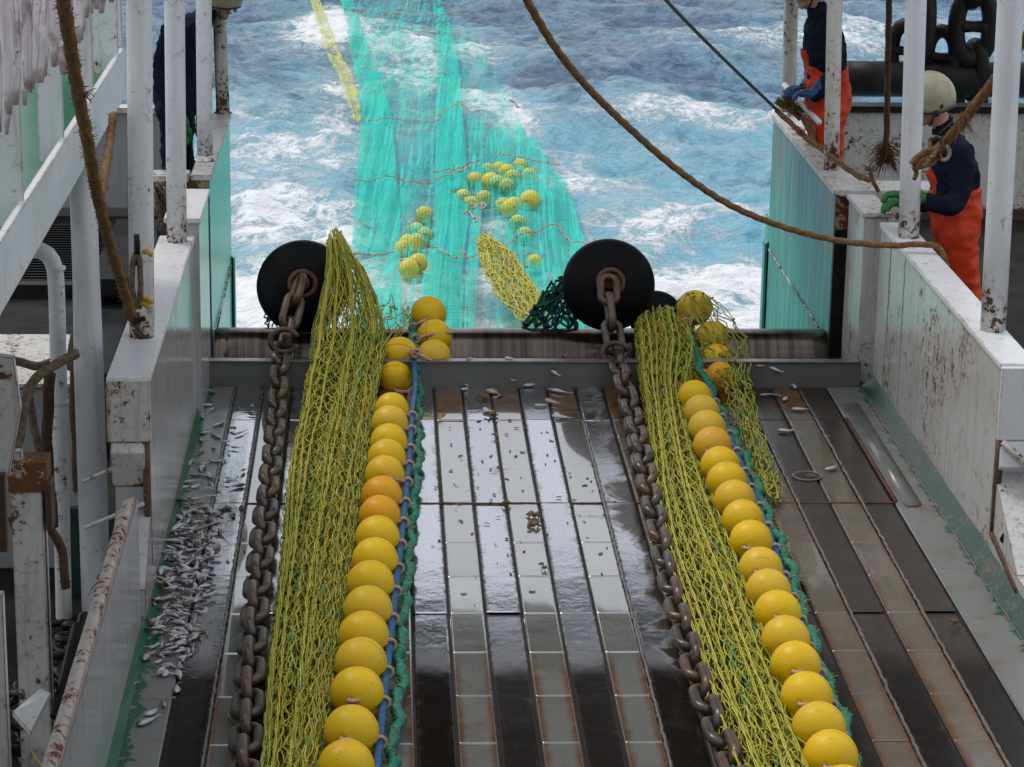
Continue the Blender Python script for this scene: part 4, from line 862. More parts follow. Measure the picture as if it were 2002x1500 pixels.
def build_sea_net():
    ny, nu = 330, 240
    ys = 646 - (646 + 30) * np.linspace(0, 1, ny)
    u = np.linspace(0, 1, nu); V = np.zeros((ny, nu, 3)); D = np.zeros((ny, nu)); UV = np.zeros((ny, nu, 2)); acc = 0; last = None
    for j, y in enumerate(ys):
        x0, x1 = lerp_tab(EDGE, y, 1), lerp_tab(EDGE, y, 2); xs = x0 + (x1 - x0) * u
        a, b = P(x0, y, Z=SEA + .1), P(x1, y, Z=SEA + .1)
        p = a[None] * (1 - u[:, None]) + b[None] * u[:, None]
        V[j] = p
        d = np.zeros(nu)
        for tab, s in BANDS:
            if y < tab[0][0] - 25: continue
            fd = min(1, (y - tab[0][0] + 25) / 50)
            l, r = lerp_tab(tab, y, 1), lerp_tab(tab, y, 2); sm = 7.0
            k = np.clip((xs - l) / sm + .5, 0, 1) * np.clip((r - xs) / sm + .5, 0, 1)
            d = np.maximum(d, s * k * fd)
        D[j] = d
        mid = p[nu // 2]
        if last is not None: acc += np.linalg.norm(mid - last)
        last = mid; UV[j, :, 0] = p[:, 0] - .045 * (p[:, 1] - 30); UV[j, :, 1] = acc
    V[..., 2] = sea_net_z(V[..., 0], V[..., 1])
    fold = np.sin(UV[..., 0] * 17 + .6 * np.sin(UV[..., 1] * .9)) * .018 + np.sin(UV[..., 0] * 41 + UV[..., 1] * .25) * .010
    V[..., 2] += fold + D * .03
    # the run from the water up to the roller (below the line of sight over the roller)
    lead = []
    for k in range(14):
        t = (k + 1) / 14.; row = V[0].copy(); tgt = row.copy(); tgt[:, 1] = 15.22; tgt[:, 0] = row[:, 0] * .62 + .05; tgt[:, 2] = .03
        q = row * (1 - t) + tgt * t; q[:, 2] -= .55 * math.sin(math.pi * t); lead.append(q)
    V = np.concatenate([np.array(lead[::-1]), V]); D = np.concatenate([np.repeat(D[:1], 14, 0), D])
    UV = np.concatenate([np.stack([np.repeat(UV[:1, :, 0], 14, 0), np.repeat(np.linspace(-8, -.1, 14)[:, None], nu, 1)], -1), UV])
    ny += 14
    me = bpy.data.meshes.new("trawl_net"); idx = np.arange(ny * nu).reshape(ny, nu)
    q = np.stack([idx[:-1, :-1], idx[:-1, 1:], idx[1:, 1:], idx[1:, :-1]], -1).reshape(-1, 4); dm = D.ravel()[q].max(1); q = q[dm > .01]
    me.from_pydata(V.reshape(-1, 3).tolist(), [], q.tolist())
    a = me.attributes.new("dens", 'FLOAT', 'POINT'); a.data.foreach_set("value", D.ravel().astype(np.float32))
    ov = np.zeros(ny * nu); vf = V.reshape(-1, 3)
    for c, r in _fl3: ov = np.maximum(ov, np.exp(-(((vf[:, 0] - c[0]) / (r * 1.25)) ** 2 + ((vf[:, 1] - c[1] + r * .6) / (r * 2.2)) ** 2) ** 2))
    a = me.attributes.new("over", 'FLOAT', 'POINT'); a.data.foreach_set("value", ov.astype(np.float32))
    a = me.attributes.new("foam", 'FLOAT', 'POINT'); a.data.foreach_set("value", foam_at(vf[:, 0], vf[:, 1]).astype(np.float32))
    a = me.attributes.new("lay", 'FLOAT_VECTOR', 'POINT'); a.data.foreach_set("vector", np.concatenate([UV.reshape(-1, 2), np.zeros((ny * nu, 1))], 1).ravel().astype(np.float32))
    me.polygons.foreach_set("use_smooth", np.ones(len(q), bool)); me.update()
    t = NT("teal_mesh_net"); lay = t.attr("lay", "Vector"); d = t.attr("dens"); 
    sx = t.n("ShaderNodeSeparateXYZ"); t.set(sx, 0, lay)
    streak = t.noise(1., 5, .65, .1, t.scaled(lay, (22, .35, 1))); sfine = t.noise(1., 3, .6, .0, t.scaled(lay, (75, .8, 1)))
    hatch = t.math('MULTIPLY_ADD', t.math('SINE', t.math('ADD', t.math('MULTIPLY', sx.outputs[1], 2 * math.pi / .07), t.math('MULTIPLY', sfine, 7.0))), .5, .5)
    cells = t.ramp(hatch, .12, .55)
    wash = t.noise(1.4, 8, .68, 1.2); wash2 = t.noise(.45, 4, .6, .8)
    pleat = t.math('MULTIPLY_ADD', t.math('SINE', t.math('ADD', t.math('MULTIPLY', sx.outputs[0], 23.0), t.math('MULTIPLY', streak, 26.0))), .5, .5)
    dd = t.math('ADD', t.math('MULTIPLY', d, .92), t.math('ADD', t.math('MULTIPLY_ADD', streak, .95, -.50), t.math('MULTIPLY_ADD', pleat, .22, -.12)))
    dd = t.math('ADD', dd, t.math('MULTIPLY', t.math('SUBTRACT', 1.0, d), t.math('MULTIPLY_ADD', wash, 1.1, -.60)))
    xyz = t.xyz(); far = t.ramp(xyz[1], 30, 44)
    dd = t.math('SUBTRACT', dd, t.math('MULTIPLY', far, t.math('MULTIPLY', t.ramp(wash, .46, .70), .85)))
    al = t.math('MULTIPLY', t.ramp(dd, .12, .84), t.math('MULTIPLY_ADD', cells, .26, .58), clamp=True)
    al = t.math('MULTIPLY', al, t.math('MULTIPLY_ADD', t.attr('over'), -.85, 1.0))
    al = t.math('MULTIPLY', al, t.ramp(d, .0, .12))
    fb = t.math('ADD', t.math('MULTIPLY', t.attr('foam'), .62), t.math('ADD', t.math('MULTIPLY', t.noise(2.6, 8, .68, 1.3), .75), t.math('MULTIPLY', t.noise(9, 5, .7, .6), .35)))
    al = t.math('MULTIPLY', al, t.ramp(fb, .93, 1.12, 1, .15))
    c = t.mix(t.math('MULTIPLY_ADD', pleat, .55, t.math('MULTIPLY', t.ramp(streak, .3, .7), .45)), (.016, .50, .40), (.045, .80, .66)); c = t.mix(t.math('MULTIPLY', t.ramp(sfine, .55, .75), .35), c, (.22, .86, .75))
    t.bs(Base_Color=c, Roughness=.8, Specular_IOR_Level=.1, Alpha=al, Normal=t.bump(pleat, .5, .03))
    me.materials.append(t.m)
    e = empty("trawl_net", P(900, 400, Z=SEA), 'long teal mesh trawl net streaming astern on the water', 'fishing net')
    o = bpy.data.objects.new("netting", me); COL.objects.link(o); o.parent = e; o.location = -e.location
    reds = [[(715, 205), (740, 214), (765, 211), (800, 213), (850, 212), (870, 193), (900, 182), (915, 195), (945, 195)], [(692, 342), (720, 340), (760, 326), (778, 328), (790, 340), (815, 345), (845, 340)], [(846, 319), (880, 317), (915, 300), (938, 294)],
            [(683, 491), (700, 486), (735, 491), (772, 488)], [(783, 503), (822, 508)], [(832, 482), (848, 475), (870, 485), (888, 496), (905, 478), (912, 490), (935, 489)], [(980, 451), (1000, 440), (1022, 433), (1046, 428), (1070, 413), (1092, 415), (1112, 440), (1142, 445), (1170, 460)],
            [(966, 290), (976, 276), (1000, 284), (1032, 288), (1095, 308)], [(850, 328), (885, 325), (920, 308)], [(690, 16), (700, 18), (712, 17)], [(766, 18), (785, 19)], [(850, 19), (872, 14), (892, 17), (905, 16)], [(995, 188), (1015, 196)], [(985, 520), (1010, 508), (1035, 500)]]
    for rd in reds:
        pts = spline([P(x, y, Z=SEA + .12) for x, y in rd], 60); pts[:, 2] = sea_net_z(pts[:, 0], pts[:, 1]) + .085; pts[:, 1] += rng.normal(0, .028, 60); pts[:, 2] += rng.normal(0, .004, 60)
        m = MB(); m.tube(pts, .0062, 5); obj("red_lacing", m, 'redtwine', e)
build_sea_net()
def cover_mesh():
    m = MB(); m.ball((0, 0, 0), 1, 28, 18, fn=lambda p: p if p.z > -.2 else Vector((p.x * (1 + .5 * (-.2 - p.z)), p.y * (1 + .9 * (-.2 - p.z)), -.2 + (p.z + .2) * .4)))
    me = bpy.data.meshes.new("net_cover"); me.from_pydata(m.verts().tolist(), [], m.f); me.polygons.foreach_set("use_smooth", np.ones(len(m.f), bool))
    t = NT('net_over_float'); p = t.scaled(t.pos(), (1, .55, 1)); w1 = t.n("ShaderNodeTexWave", wave_type='BANDS', bands_direction='X'); t.set(w1, "Vector", p); w1.inputs["Scale"].default_value = 9; w1.inputs["Distortion"].default_value = 3
    w2 = t.n("ShaderNodeTexWave", wave_type='BANDS', bands_direction='Y'); t.set(w2, "Vector", p); w2.inputs["Scale"].default_value = 16; w2.inputs["Distortion"].default_value = 2
    al = t.math('MAXIMUM', t.ramp(w1.outputs["Fac"], .45, .8), t.math('MULTIPLY', t.ramp(w2.outputs["Fac"], .55, .85), .8)); pt = t.ramp(t.noise(1.6, 4), .40, .62, .25, .8)
    t.bs(Base_Color=(.05, .52, .38), Roughness=.8, Alpha=t.math('MULTIPLY', al, pt), Specular_IOR_Level=.1); me.materials.append(t.m); return me
COVER = cover_mesh()
for i, (c, r) in enumerate(_fl3):
    e = trawl_float(c, r, 'pale yellow float under the teal net in the water' , 'floats under the net astern', (random.uniform(-1, 1), -1, random.uniform(-.3, .6)), i in (20, 21))
    e.children[0].data = FBP
    o = bpy.data.objects.new("net_cover", COVER); COL.objects.link(o); o.parent = e; o.location = (0, 0, r); o.scale = (r * 1.05, r * 1.05, r * 1.0); o.rotation_euler = (random.uniform(-.3, .3), random.uniform(-.3, .3), random.uniform(0, 3))
YEL = np.array([(.56, .52, .06), (.62, .56, .12), (.45, .46, .05), (.55, .42, .04)]); YELP = np.array([.4, .25, .2, .15])
mb = MB(); A, B = sheet([(480, 934, 950, 'Z', SEA + .26), (505, 938, 1000, 'Z', SEA + .26), (540, 946, 1028, 'Z', SEA + .26), (580, 972, 1055, 'Z', SEA + .26), (612, 1000, 1066, 'Z', SEA + .26), (640, 1028, 1066, 'Z', SEA + .26)])
net(mb, A, B, 36, .11, .0055, YEL, YELP, 71, .10, .5, jit=.010); net(mb, A, B, 26, .14, .0055, YEL, YELP, 73, .15, .8, jit=.012)
tag(obj("yellow_net", mb, 'twine'), 'yellow net panel afloat beside the teal net near the right bobbin', 'fishing net')
def yellow_strip():
    A, B = sheet([(-30, 598, 616, 'Z', SEA + .12), (20, 614, 634, 'Z', SEA + .12), (60, 628, 652, 'Z', SEA + .10), (110, 648, 676, 'Z', SEA + .10), (150, 666, 692, 'Z', SEA + .08), (190, 682, 704, 'Z', SEA + .06), (220, 693, 706, 'Z', SEA + .03)])
    a, b = spline(A, 160), spline(B, 160); u = np.linspace(0, 1, 9); V = a[:, None] * (1 - u[None, :, None]) + b[:, None] * u[None, :, None]
    V[..., 2] += .4 * (sea_h(V[..., 0], V[..., 1]) - SEA) + .02 * np.sin(u * 9)[None]
    m = MB(); m.grid(V, 9, 160); t = NT('yellow_mesh_net'); w = t.noise(2.2, 7, .65, .8); st = t.noise(1., 4, .6, .2, t.scaled(t.pos(), (26, 3, 1)))
    al = t.math('MULTIPLY', t.ramp(w, .68, .46), t.ramp(st, .25, .60, .3, .95)); t.bs(Base_Color=t.mix(st, (.42, .46, .10), (.60, .60, .24)), Roughness=.8, Alpha=al, Specular_IOR_Level=.1)
    tag(obj("yellow_net", m, t.m), 'pale yellow strip of netting trailing along the left edge of the teal net', 'fishing net')
yellow_strip()
m = MB()
for pts in ([(918, 402), (930, 400), (926, 408), (938, 398), (944, 404)], [(906, 418), (916, 412), (928, 428), (936, 420), (930, 434)], [(942, 396), (950, 402), (938, 410)]):
    q = spline([P(x, y, Z=SEA + .22) for x, y in pts], 30); m.tube(q, .012, 6)
tag(obj("cord_scrap", m, 'cord'), 'pale frayed cord lying on the teal net below the floats', 'cord')

# ------------------------------------------------------------------ ropes
def rope_thing(pts, r, label, mat='rope', name="rope", fuzz=200, fr=None):
    m = rope_mb(pts, r, fuzz=fuzz)
    if fr is not None:
        for (c, d, L, n) in fr: fray(m, c, d, L, n)
    o = obj(name, m, mat); return tag(o, label, 'rope')
pts = [P(x, y, Y=Yv) for x, y, Yv in ((1004, -60, 9.6), (1030, 0, 9.9), (1085, 92, 10.4), (1150, 172, 10.9), (1232, 252, 11.5), (1322, 330, 12.0), (1420, 397, 12.5), (1520, 440, 12.9), (1620, 467, 13.24), (1700, 478, 13.42), (1752, 480, 13.50))]
pts += [np.array([2.95, 13.505, pts[-1][2] + .005]), np.array([3.03, 13.47, pts[-1][2] - .01]), np.array([3.07, 13.42, pts[-1][2] - .10])]
rope_thing(pts, .0165, 'slack brown rope sagging from overhead to the foot of a white post')
rope_thing([P(x, y, Y=Yv) for x, y, Yv in ((1262, -50, 13.6), (1302, 0, 14.0), (1365, 66, 14.6), (1430, 130, 15.3), (1500, 197, 16.2), (1528, 224, 16.5))], .0105, 'dark wire cable running down from overhead to the right wing', 'wire', "cable", 0)
rope_thing([P(1518, 216, Y=16.42), P(1545, 240, Y=16.3), P(1572, 266, Y=16.0), P(1605, 290, Y=15.7), P(1640, 318, Y=15.45), P(1676, 343, Y=15.2), P(1700, 352, Y=15.1)], .017, 'frayed brown rope lying along the top of the right wing', 'rope', fuzz=420, fr=[(P(1572, 262, Y=16.0), (-.5, 0, .4), .10, 26)])
rope_thing([P(1740, -60, Y=17.0), P(1737, 60, Y=17.0), P(1735, 180, Y=17.0), P(1733, 270, Y=17.0)] + [P(1731, 318, Y=17.0)], .021, 'dark brown rope hanging straight down behind the middle right post', 'rope_dark', fuzz=260, fr=[(P(1731, y, Y=17.0), (s, 0, -.5), .13, 45) for y in (282, 295, 308) for s in (-.7, .7)])
pr = [P(x, y, Y=Yv) for x, y, Yv in ((2060, -10, 12.3), (2002, 78, 12.6), (1955, 143, 12.8), (1905, 208, 13.0), (1868, 256, 13.15), (1836, 290, 13.25), (1806, 318, 13.32), (1790, 322, 13.35))]
rope_thing(pr, .026, 'thick tan rope with a frayed splice tied to the middle right post', fuzz=500, fr=[(P(1880, 232, Y=13.05), (.1, 0, -.8), .10, 60), (P(1888, 222, Y=13.0), (-.2, 0, -.6), .07, 40)])
e = empty("rope_clamp", P(1820, 300, Y=13.2), 'rusty clamp and knotted stopper on the thick tan rope at the post', 'clamp')
m = MB(); rope_mb([P(x, y, Y=13.2) for x, y in ((1782, 322), (1796, 306), (1815, 296), (1832, 300), (1822, 318), (1800, 322), (1788, 330))], .019, mb=m); rope_mb([P(x, y, Y=13.22) for x, y in ((1786, 326), (1792, 338), (1786, 352))], .012, mb=m); obj("stopper_knot", m, 'rope', e)
m = MB(); m.tube([P(1829 + 12 * math.cos(a), 280 + 12 * math.sin(a), Y=13.16) for a in np.linspace(2.4, 7.0, 16)], .011, 8); m.tube([P(1846 + 10 * math.cos(a), 299 + 14 * math.sin(a), Y=13.16) for a in np.linspace(-1.2, 3.4, 16)], .011, 8); m.cyl(P(1806, 324, Y=13.15), P(1838, 290, Y=13.15), .012, seg=10); obj("shackle", m, 'rust_dirty', e)
rope_thing([P(x, y, Y=Yv) for x, y, Yv in ((114, -70, 8.1), (124, 0, 8.3), (138, 90, 8.7), (152, 180, 9.1), (170, 270, 9.5), (186, 360, 9.9), (202, 430, 10.2), (222, 500, 10.55), (240, 560, 10.85), (256, 610, 11.06), (266, 632, 11.12))], .0235, 'thick fuzzy brown rope hanging at upper left down to the near post', fuzz=1300, fr=[(P(262, 612, Y=11.08), (.2, 0, -1), .05, 70), (P(166, 182, Y=9.1), (.8, 0, -.3), .035, 14)])
rope_thing([P(x, y, Y=Yv) for x, y, Yv in ((221, 225, 11.6), (214, 280, 11.3), (204, 340, 10.4), (196, 385, 10.05))], .018, 'short brown rope leg joining the thick rope from behind the gallery', fuzz=300)
e = empty("rope_stopper", P(270, 600, Y=11.13), 'worn rope stopper with yellow tape lashed to the near left post', 'stopper')
m = MB()
for sx in (-9, 6): rope_mb([P(268 + sx * .2, 494, Y=11.14), P(268 + sx, 520, Y=11.12), P(268 + sx * 1.1, 560, Y=11.12), P(270 + sx * .7, 592, Y=11.12), P(270, 602, Y=11.12)], .013, mb=m)
obj("loop", m, 'rope_grey', e)
for k, (x, y) in enumerate(((290, 496), (290, 588), (284, 598))):
    m = MB(); m.tube([P(x - 10, y - 3, Y=11.12), P(x, y - 4, Y=11.1), P(x + 6, y + 3, Y=11.08)], (.010, .013, .011), 8); obj("yellow_tape", m, 'yellow_tape', e)
m = MB(); m.cyl(P(262, 630, Y=11.06), P(284, 622, Y=11.06), .012, seg=10); obj("pin", m, 'black_iron', e)
m = MB(); m.cyl(P(269, 470, Y=11.13), P(269, 496, Y=11.13), .012, seg=10); obj("pin", m, 'black_iron', e)
# loose twine on the deck by the left chain
m = MB()
for x0 in (466, 452):
    q = spline([P(x0 + rng.uniform(-9, 9), y, Z=.012) for y in range(1350, 1560, 16)], 120); m.tube(q, .0035, 5)
tag(obj("loose_twine", m, 'lime_fuzz'), 'loose lime twine squiggling on the deck left of the chain', 'twine')

# ------------------------------------------------------------------ left gallery with hanging fish strips
GX = -1.30
zt = (P(240, 102, X=GX)[2] + P(20, 440, X=GX)[2]) / 2; zb = (P(250, 188, X=GX)[2] + P(10, 590, X=GX)[2]) / 2
yF = P(246, 105, X=GX)[1]
e = empty("gallery", (GX - .6, 10, zb), 'white edged green gallery platform with flat stanchions at upper left', 'gallery')
m = MB(); m.box((GX - .03, 5.0, zb), (GX, yF, zt)); m.box((GX - 2.2, yF - .03, zb), (GX - .03, yF, zt)); obj("fascia", m, 'white', e, bevel=.004)
m = MB(); m.box((GX - 2.2, 5.0, zt - .14), (GX - .032, yF - .032, zt - .10)); obj("floor", m, 'green_paint', e)
for (x, y, wpx) in ((232, 100, 50), (183, 172, 38), (126, 268, 50), (47, 384, 60), (-60, 555, 70)):
    b = P(x, y, X=GX - .012); wd = wpx * zdepth(b) / F
    m = MB(); m.box((b[0] - wd, b[1] - .012, zt - .11), (b[0], b[1], zt + 1.0)); obj("stanchion", m, 'white', e, bevel=.003)
m = MB(); m.box((GX - .05, yF - .045, zt), (GX - .012, yF - .008, zt + 1.2)); obj("corner_post", m, 'white', e)
m = MB(); m.cyl((GX - .03, 5, zt + 1.02), (GX - .03, yF, zt + 1.02), .022, seg=12); obj("hand_rail", m, 'white_post', e)
# pole carrying the strips (just above the frame)
e = empty("drying_pole", (-1.2, 10, 3.25), 'pole under which the fish strips hang', 'pole')
m = MB(); m.cyl((-1.2, 7.2, 3.28), (-1.2, 11.9, 3.28), .02, seg=10); obj("pole", m, 'rope_dark', e)
def fish_skin():
    t = NT('dried_fish_skin'); tc_ = t.n("ShaderNodeTexCoord").outputs["Generated"]
    a = t.noise(1., 6, .6, .5, t.scaled(t.pos(), (60, 60, 6))); b = t.noise(30, 5, .6); big = t.noise(9, 4)
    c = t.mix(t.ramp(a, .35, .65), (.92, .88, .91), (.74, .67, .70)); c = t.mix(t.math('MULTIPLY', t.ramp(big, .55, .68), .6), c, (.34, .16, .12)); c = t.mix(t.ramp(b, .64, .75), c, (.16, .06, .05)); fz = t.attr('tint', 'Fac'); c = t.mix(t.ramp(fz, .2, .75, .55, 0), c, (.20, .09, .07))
    return t.bs(Base_Color=c, Roughness=.42, Normal=t.bump(a, .6, .006))
M['strip'] = fish_skin()
BOT = [(-30, 285), (0, 272), (14, 262), (22, 205), (44, 218), (52, 196), (74, 168), (92, 150), (104, 130), (124, 156), (136, 125), (150, 92), (163, 78), (175, 30), (199, 26), (212, 4), (232, -14)]
k = 0
for row, dxo in enumerate((0, .045)):
    yy = 8.0 - .3
    while yy < 11.6:
        X = -1.17 - dxo + random.uniform(-.012, .012); d = CAMO - np.array([X, yy, 3.0])
        # pixel column of this strip, then its bottom from the outline
        cz = RW.T @ (np.array([X, yy, 2.62]) - CAMO); px = cz[0] / cz[2] * F + CX
        yb = np.interp(px, [b[0] for b in BOT], [b[1] for b in BOT]) - random.uniform(0, 26) * (1 + .6 * row)
        zbtm = P(px, yb, Y=yy)[2]; wdt = random.uniform(.045, .075)
        n = 16; zz = np.linspace(3.27, zbtm, n); prof = wdt / 2 * np.clip(np.minimum(1.0, .45 + np.linspace(0, 3, n)) * np.minimum(1, .30 + np.linspace(2.6, 0, n)), .2, 1)
        cx_ = X + np.cumsum(rng.normal(0, .0022, n)); cy_ = yy + np.cumsum(rng.normal(0, .003, n))
        V = []; th = np.linspace(0, 2 * np.pi, 8, endpoint=False); tw = random.uniform(-.9, .3)
        for j in range(n):
            for a in th:
                ux, uy = math.cos(a) * prof[j] * (1 + .15 * math.sin(3 * a + j)), math.sin(a) * prof[j] * .38
                V.append((cx_[j] + ux * math.cos(tw) - uy * math.sin(tw), cy_[j] + ux * math.sin(tw) + uy * math.cos(tw), zz[j]))
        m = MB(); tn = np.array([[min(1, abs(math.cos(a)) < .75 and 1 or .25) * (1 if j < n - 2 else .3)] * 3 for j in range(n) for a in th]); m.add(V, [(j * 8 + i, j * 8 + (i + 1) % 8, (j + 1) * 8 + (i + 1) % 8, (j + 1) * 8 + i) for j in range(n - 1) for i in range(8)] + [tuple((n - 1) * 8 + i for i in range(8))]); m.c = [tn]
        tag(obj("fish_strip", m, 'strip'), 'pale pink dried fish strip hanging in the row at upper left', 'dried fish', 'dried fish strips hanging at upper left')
        yy += random.uniform(.085, .15); k += 1

# ------------------------------------------------------------------ left side clutter
e = empty("pillar", (-1.36, 11.5, -.5), 'thick white pipe pillar under the gallery at left', 'pillar')
b = P(190, 1230, X=-1.36); t_ = P(180, 420, X=-1.36)
m = MB(); m.tube([(-1.36, b[1], -.5), (-1.36, b[1], .2), (-1.36, b[1], .92), (-1.36, b[1] + .01, 1.04), (-1.36, b[1] + .01, 1.35), (-1.36, b[1] + .01, zb)], (.069, .069, .069, .067, .062, .062), 28); obj("tube", m, 'pillar_paint', e)
m = MB(); q = P(200, 1130, X=-1.30); m.ball(q, .026, 10, 8, (1, .6, 1)); fray(m, q, (.2, -.3, -1), .09, 40, .003, .45); obj("rag", m, 'rope', e)
e = empty("vent_pipe", (-1.55, 12, -.5), 'bent white pipe with peeling paint at left', 'pipe')
pp = [P(x, y, Y=11.9) for x, y in ((20, 492), (60, 488), (88, 494), (104, 516), (110, 560), (114, 700), (118, 900), (122, 1060), (126, 1250))]
m = MB(); m.tube(spline(pp, 60), .040, 20); obj("tube", m, 'pipe', e)
m = MB(); m.tube([P(110, 522, Y=11.9), P(110.5, 528, Y=11.9)], .044, 20); m.tube([P(117, 782, Y=11.9), P(117.2, 788, Y=11.9)], .044, 20); obj("coupling", m, 'pipe', e)
# after bulwarks of the side decks
e = empty("stern_bulwark", (-2.6, 19, 0), 'white after bulwark across the left side deck', 'bulwark')
m = MB(); m.box((-5.2, 18.95, -.02), (-1.42, 19.02, .76)); obj("plate", m, 'greywhite', e)
m = MB(); m.box((-5.2, 18.90, .76), (-1.40, 19.06, .80)); obj("cap", m, 'white_rusty', e)
m = MB(); m.box((-5.2, 18.90, -.02), (-1.42, 18.948, .04)); obj("kick_strip", m, 'coaming', e)
e = empty("stern_bulwark", (5, 19, 0), 'dirty white after bulwark across the right side deck behind the workers', 'bulwark')
m = MB(); m.box((3.05, 18.95, -.02), (7.4, 19.02, .80)); obj("plate", m, 'white_rusty', e)
m = MB(); m.box((3.0, 18.90, .80), (7.4, 19.08, .85)); obj("cap", m, 'black_iron', e)
m = MB(); m.box((3.05, 18.90, -.02), (7.4, 18.948, .06)); obj("kick_strip", m, 'darkrust', e)
# grating
e = empty("deck_grating", (-2.0, 17.4, .0), 'dark steel grating on the left side deck', 'grating')
for k in range(24):
    y = 16.55 + k * .075
    if k == 0: GM = MB()
    GM.box((-3.4, y, .02), (-1.26, y + .02, .05))
for k in range(26): GM.box((-3.4 + k * .085, 16.5, .0), (-3.4 + k * .085 + .012, 18.36, .034))
M['grate'] = simple('wet_grating', (.03, .03, .03), .18, metal=.6, bump=.2)
obj("bars", GM, 'grate', e)
m = MB(); m.box((-3.4, 16.4, -.02), (-1.26, 16.52, .07)); obj("frame", m, 'black_iron', e)
# hanging small chain behind post B
LKS = link_mesh(.055, .016, .045, mats=('chain_rust',))
e = empty("hanging_chain", P(316, 460, Y=14.2), 'small rusty chain hanging behind the second left post', 'chain')
for k in range(16):
    if k < 9: p = P(313 + 8 * math.sin(k * 2.1), 368 + 5.5 * (k % 5), Y=14.2 - .01 * k)
    else: p = P(313 + (k - 9) * 1.3, 402 + (k - 9) * 9.0, Y=14.2)
    o = bpy.data.objects.new("link", LKS); COL.objects.link(o); o.parent = e; o.location = Vector(p) - e.location; o.rotation_euler = (R(90 * (k % 2)), R(75 + random.uniform(-30, 30) * (k < 9)), random.uniform(-.8, .8) * (k < 9))
# rusty topped white frame
def pbox(m, x0, y0, x1, y1, Y, depth, zb_=None):
    a = P(x0, y0, Y=Y); b_ = P(x1, y1, Y=Y); zb2 = b_[2] if zb_ is None else zb_
    m.box((min(a[0], b_[0]), Y, zb2), (max(a[0], b_[0]), Y + depth, a[2]))
e = empty("frame_post", P(50, 1400, Y=9.7), 'square white post with a rusted top at lower left', 'post')
m = MB(); pbox(m, 20, 962, 84, 1000, 9.7, .12, -.5); obj("column", m, 'white_rusty', e, bevel=.004)
m = MB(); pbox(m, 14, 905, 92, 962, 9.69, .14); pbox(m, 84.5, 940, 103, 1420, 9.72, .03, -.5); obj("rusted_cap", m, 'rust_patchy', e, bevel=.006)
m = MB(); pbox(m, 26, 884, 42, 905, 9.72, .05); obj("lug", m, 'white_rusty', e)
m = MB(); a = P(96, 990, Y=9.7); m.box(a + np.array([-.012, -.02, -.10]), a + np.array([.012, .10, .10])); obj("side_plate", m, 'darkrust', e, bevel=.006)
e = empty("slanted_plate", P(10, 920, Y=9.2), 'cream slanted plate with rust at the left edge', 'plate')
m = MB(); 
q = [P(x, y, Y=9.2) for x, y in ((-60, 690), (26, 700), (40, 800), (16, 935), (-60, 960))]; m.prism([(p[0], p[2]) for p in q], 1, 9.2, 9.24); obj("plate", m, 'white_rusty', e)
m = MB(); pbox(m, -40, 930, 14, 1080, 9.15, .04); obj("rusted_foot", m, 'darkrust', e)
e = empty("locker", P(100, 990, Y=12.6), 'grey locker with a white top behind hanging ropes at left', 'locker')
m = MB(); pbox(m, -60, 760, 152, 790, 12.6, .9, -.5); obj("body", m, 'greywhite', e)
m = MB(); a = P(152, 758, Y=12.58); m.box((-3.0, 12.57, a[2]), (a[0] + .01, 13.55, a[2] + .02)); obj("top", m, 'white_rusty', e)
e = empty("green_bulkhead", P(155, 1240, Y=12.2), 'dark green bulkhead strip between the two left pipes', 'bulkhead')
m = MB(); pbox(m, 128, 995, 175, 1240, 12.2, .05, -.5); obj("plate", m, simple('dark_green_paint', (.008, .045, .03), .4), e)
def rp(pts, Y, r, label, mat='rope_grey', dy=0.):
    rope_thing([P(x, y, Y=Y + dy * i) for i, (x, y) in enumerate(pts)], r, label, mat, fuzz=120)
rp([(150, 690), (112, 712), (75, 735), (52, 775), (40, 840), (28, 905)], 11.2, .022, 'grey rope drooping over the locker at left, nearest the edge', dy=-.08)
rp([(54, 752), (62, 810), (74, 870), (84, 930), (86, 985)], 11.3, .018, 'thin grey rope hanging against the grey locker')
rp([(98, 730), (94, 800), (92, 870), (98, 960), (104, 1030)], 11.4, .026, 'thick brown rope hanging left of the bent pipe', 'rope_dark')
rp([(150, 700), (146, 780), (150, 860), (152, 960)], 12.1, .026, 'brown rope hanging between the bent pipe and the pillar', 'rope_dark')
rp([(152, 615), (146, 660), (138, 700)], 12.3, .022, 'rope end leaning on the thick pillar above the locker')
rp([(22, 1010), (40, 1040), (90, 1030), (120, 1075), (128, 1150)], 10.6, .020, 'dark rope looping low in front of the bent pipe', 'rope_dark')
rp([(-20, 700), (30, 706), (70, 716), (110, 708), (150, 722)], 12.45, .022, 'grey rope lying along the locker top', 'rope_grey')
e = empty("near_post", P(4, 1500, Y=8.3), 'narrow white rusted post at the lower left corner', 'post')
m = MB(); pbox(m, -25, 1165, 6, 1200, 8.3, .05, -.5); obj("flat_bar", m, 'white_rusty', e)
e = empty("loose_plate", P(60, 1400, Y=9.3), 'white plate leaning over the dark chain pile', 'plate')
q = [P(24, 1392, Y=9.45), P(80, 1345, Y=9.6), P(100, 1355, Y=9.5), P(60, 1432, Y=9.3)]
m = MB(); m.add(q + [p - np.array([0, 0, .02]) for p in q], [(0, 3, 2, 1), (4, 5, 6, 7), (0, 1, 5, 4), (1, 2, 6, 5), (2, 3, 7, 6), (3, 0, 4, 7)], smooth=False); obj("plate", m, 'white', e)
M['dkchain'] = simple('dark_chain', (.028, .024, .022), .42, bump=.4)
LKP = link_mesh(.12, .034, .10, mats=('dkchain',))
e = empty("chain_pile", (-1.6, 8.8, -.5), 'heap of dark chain links in the shadow at lower left', 'chain')
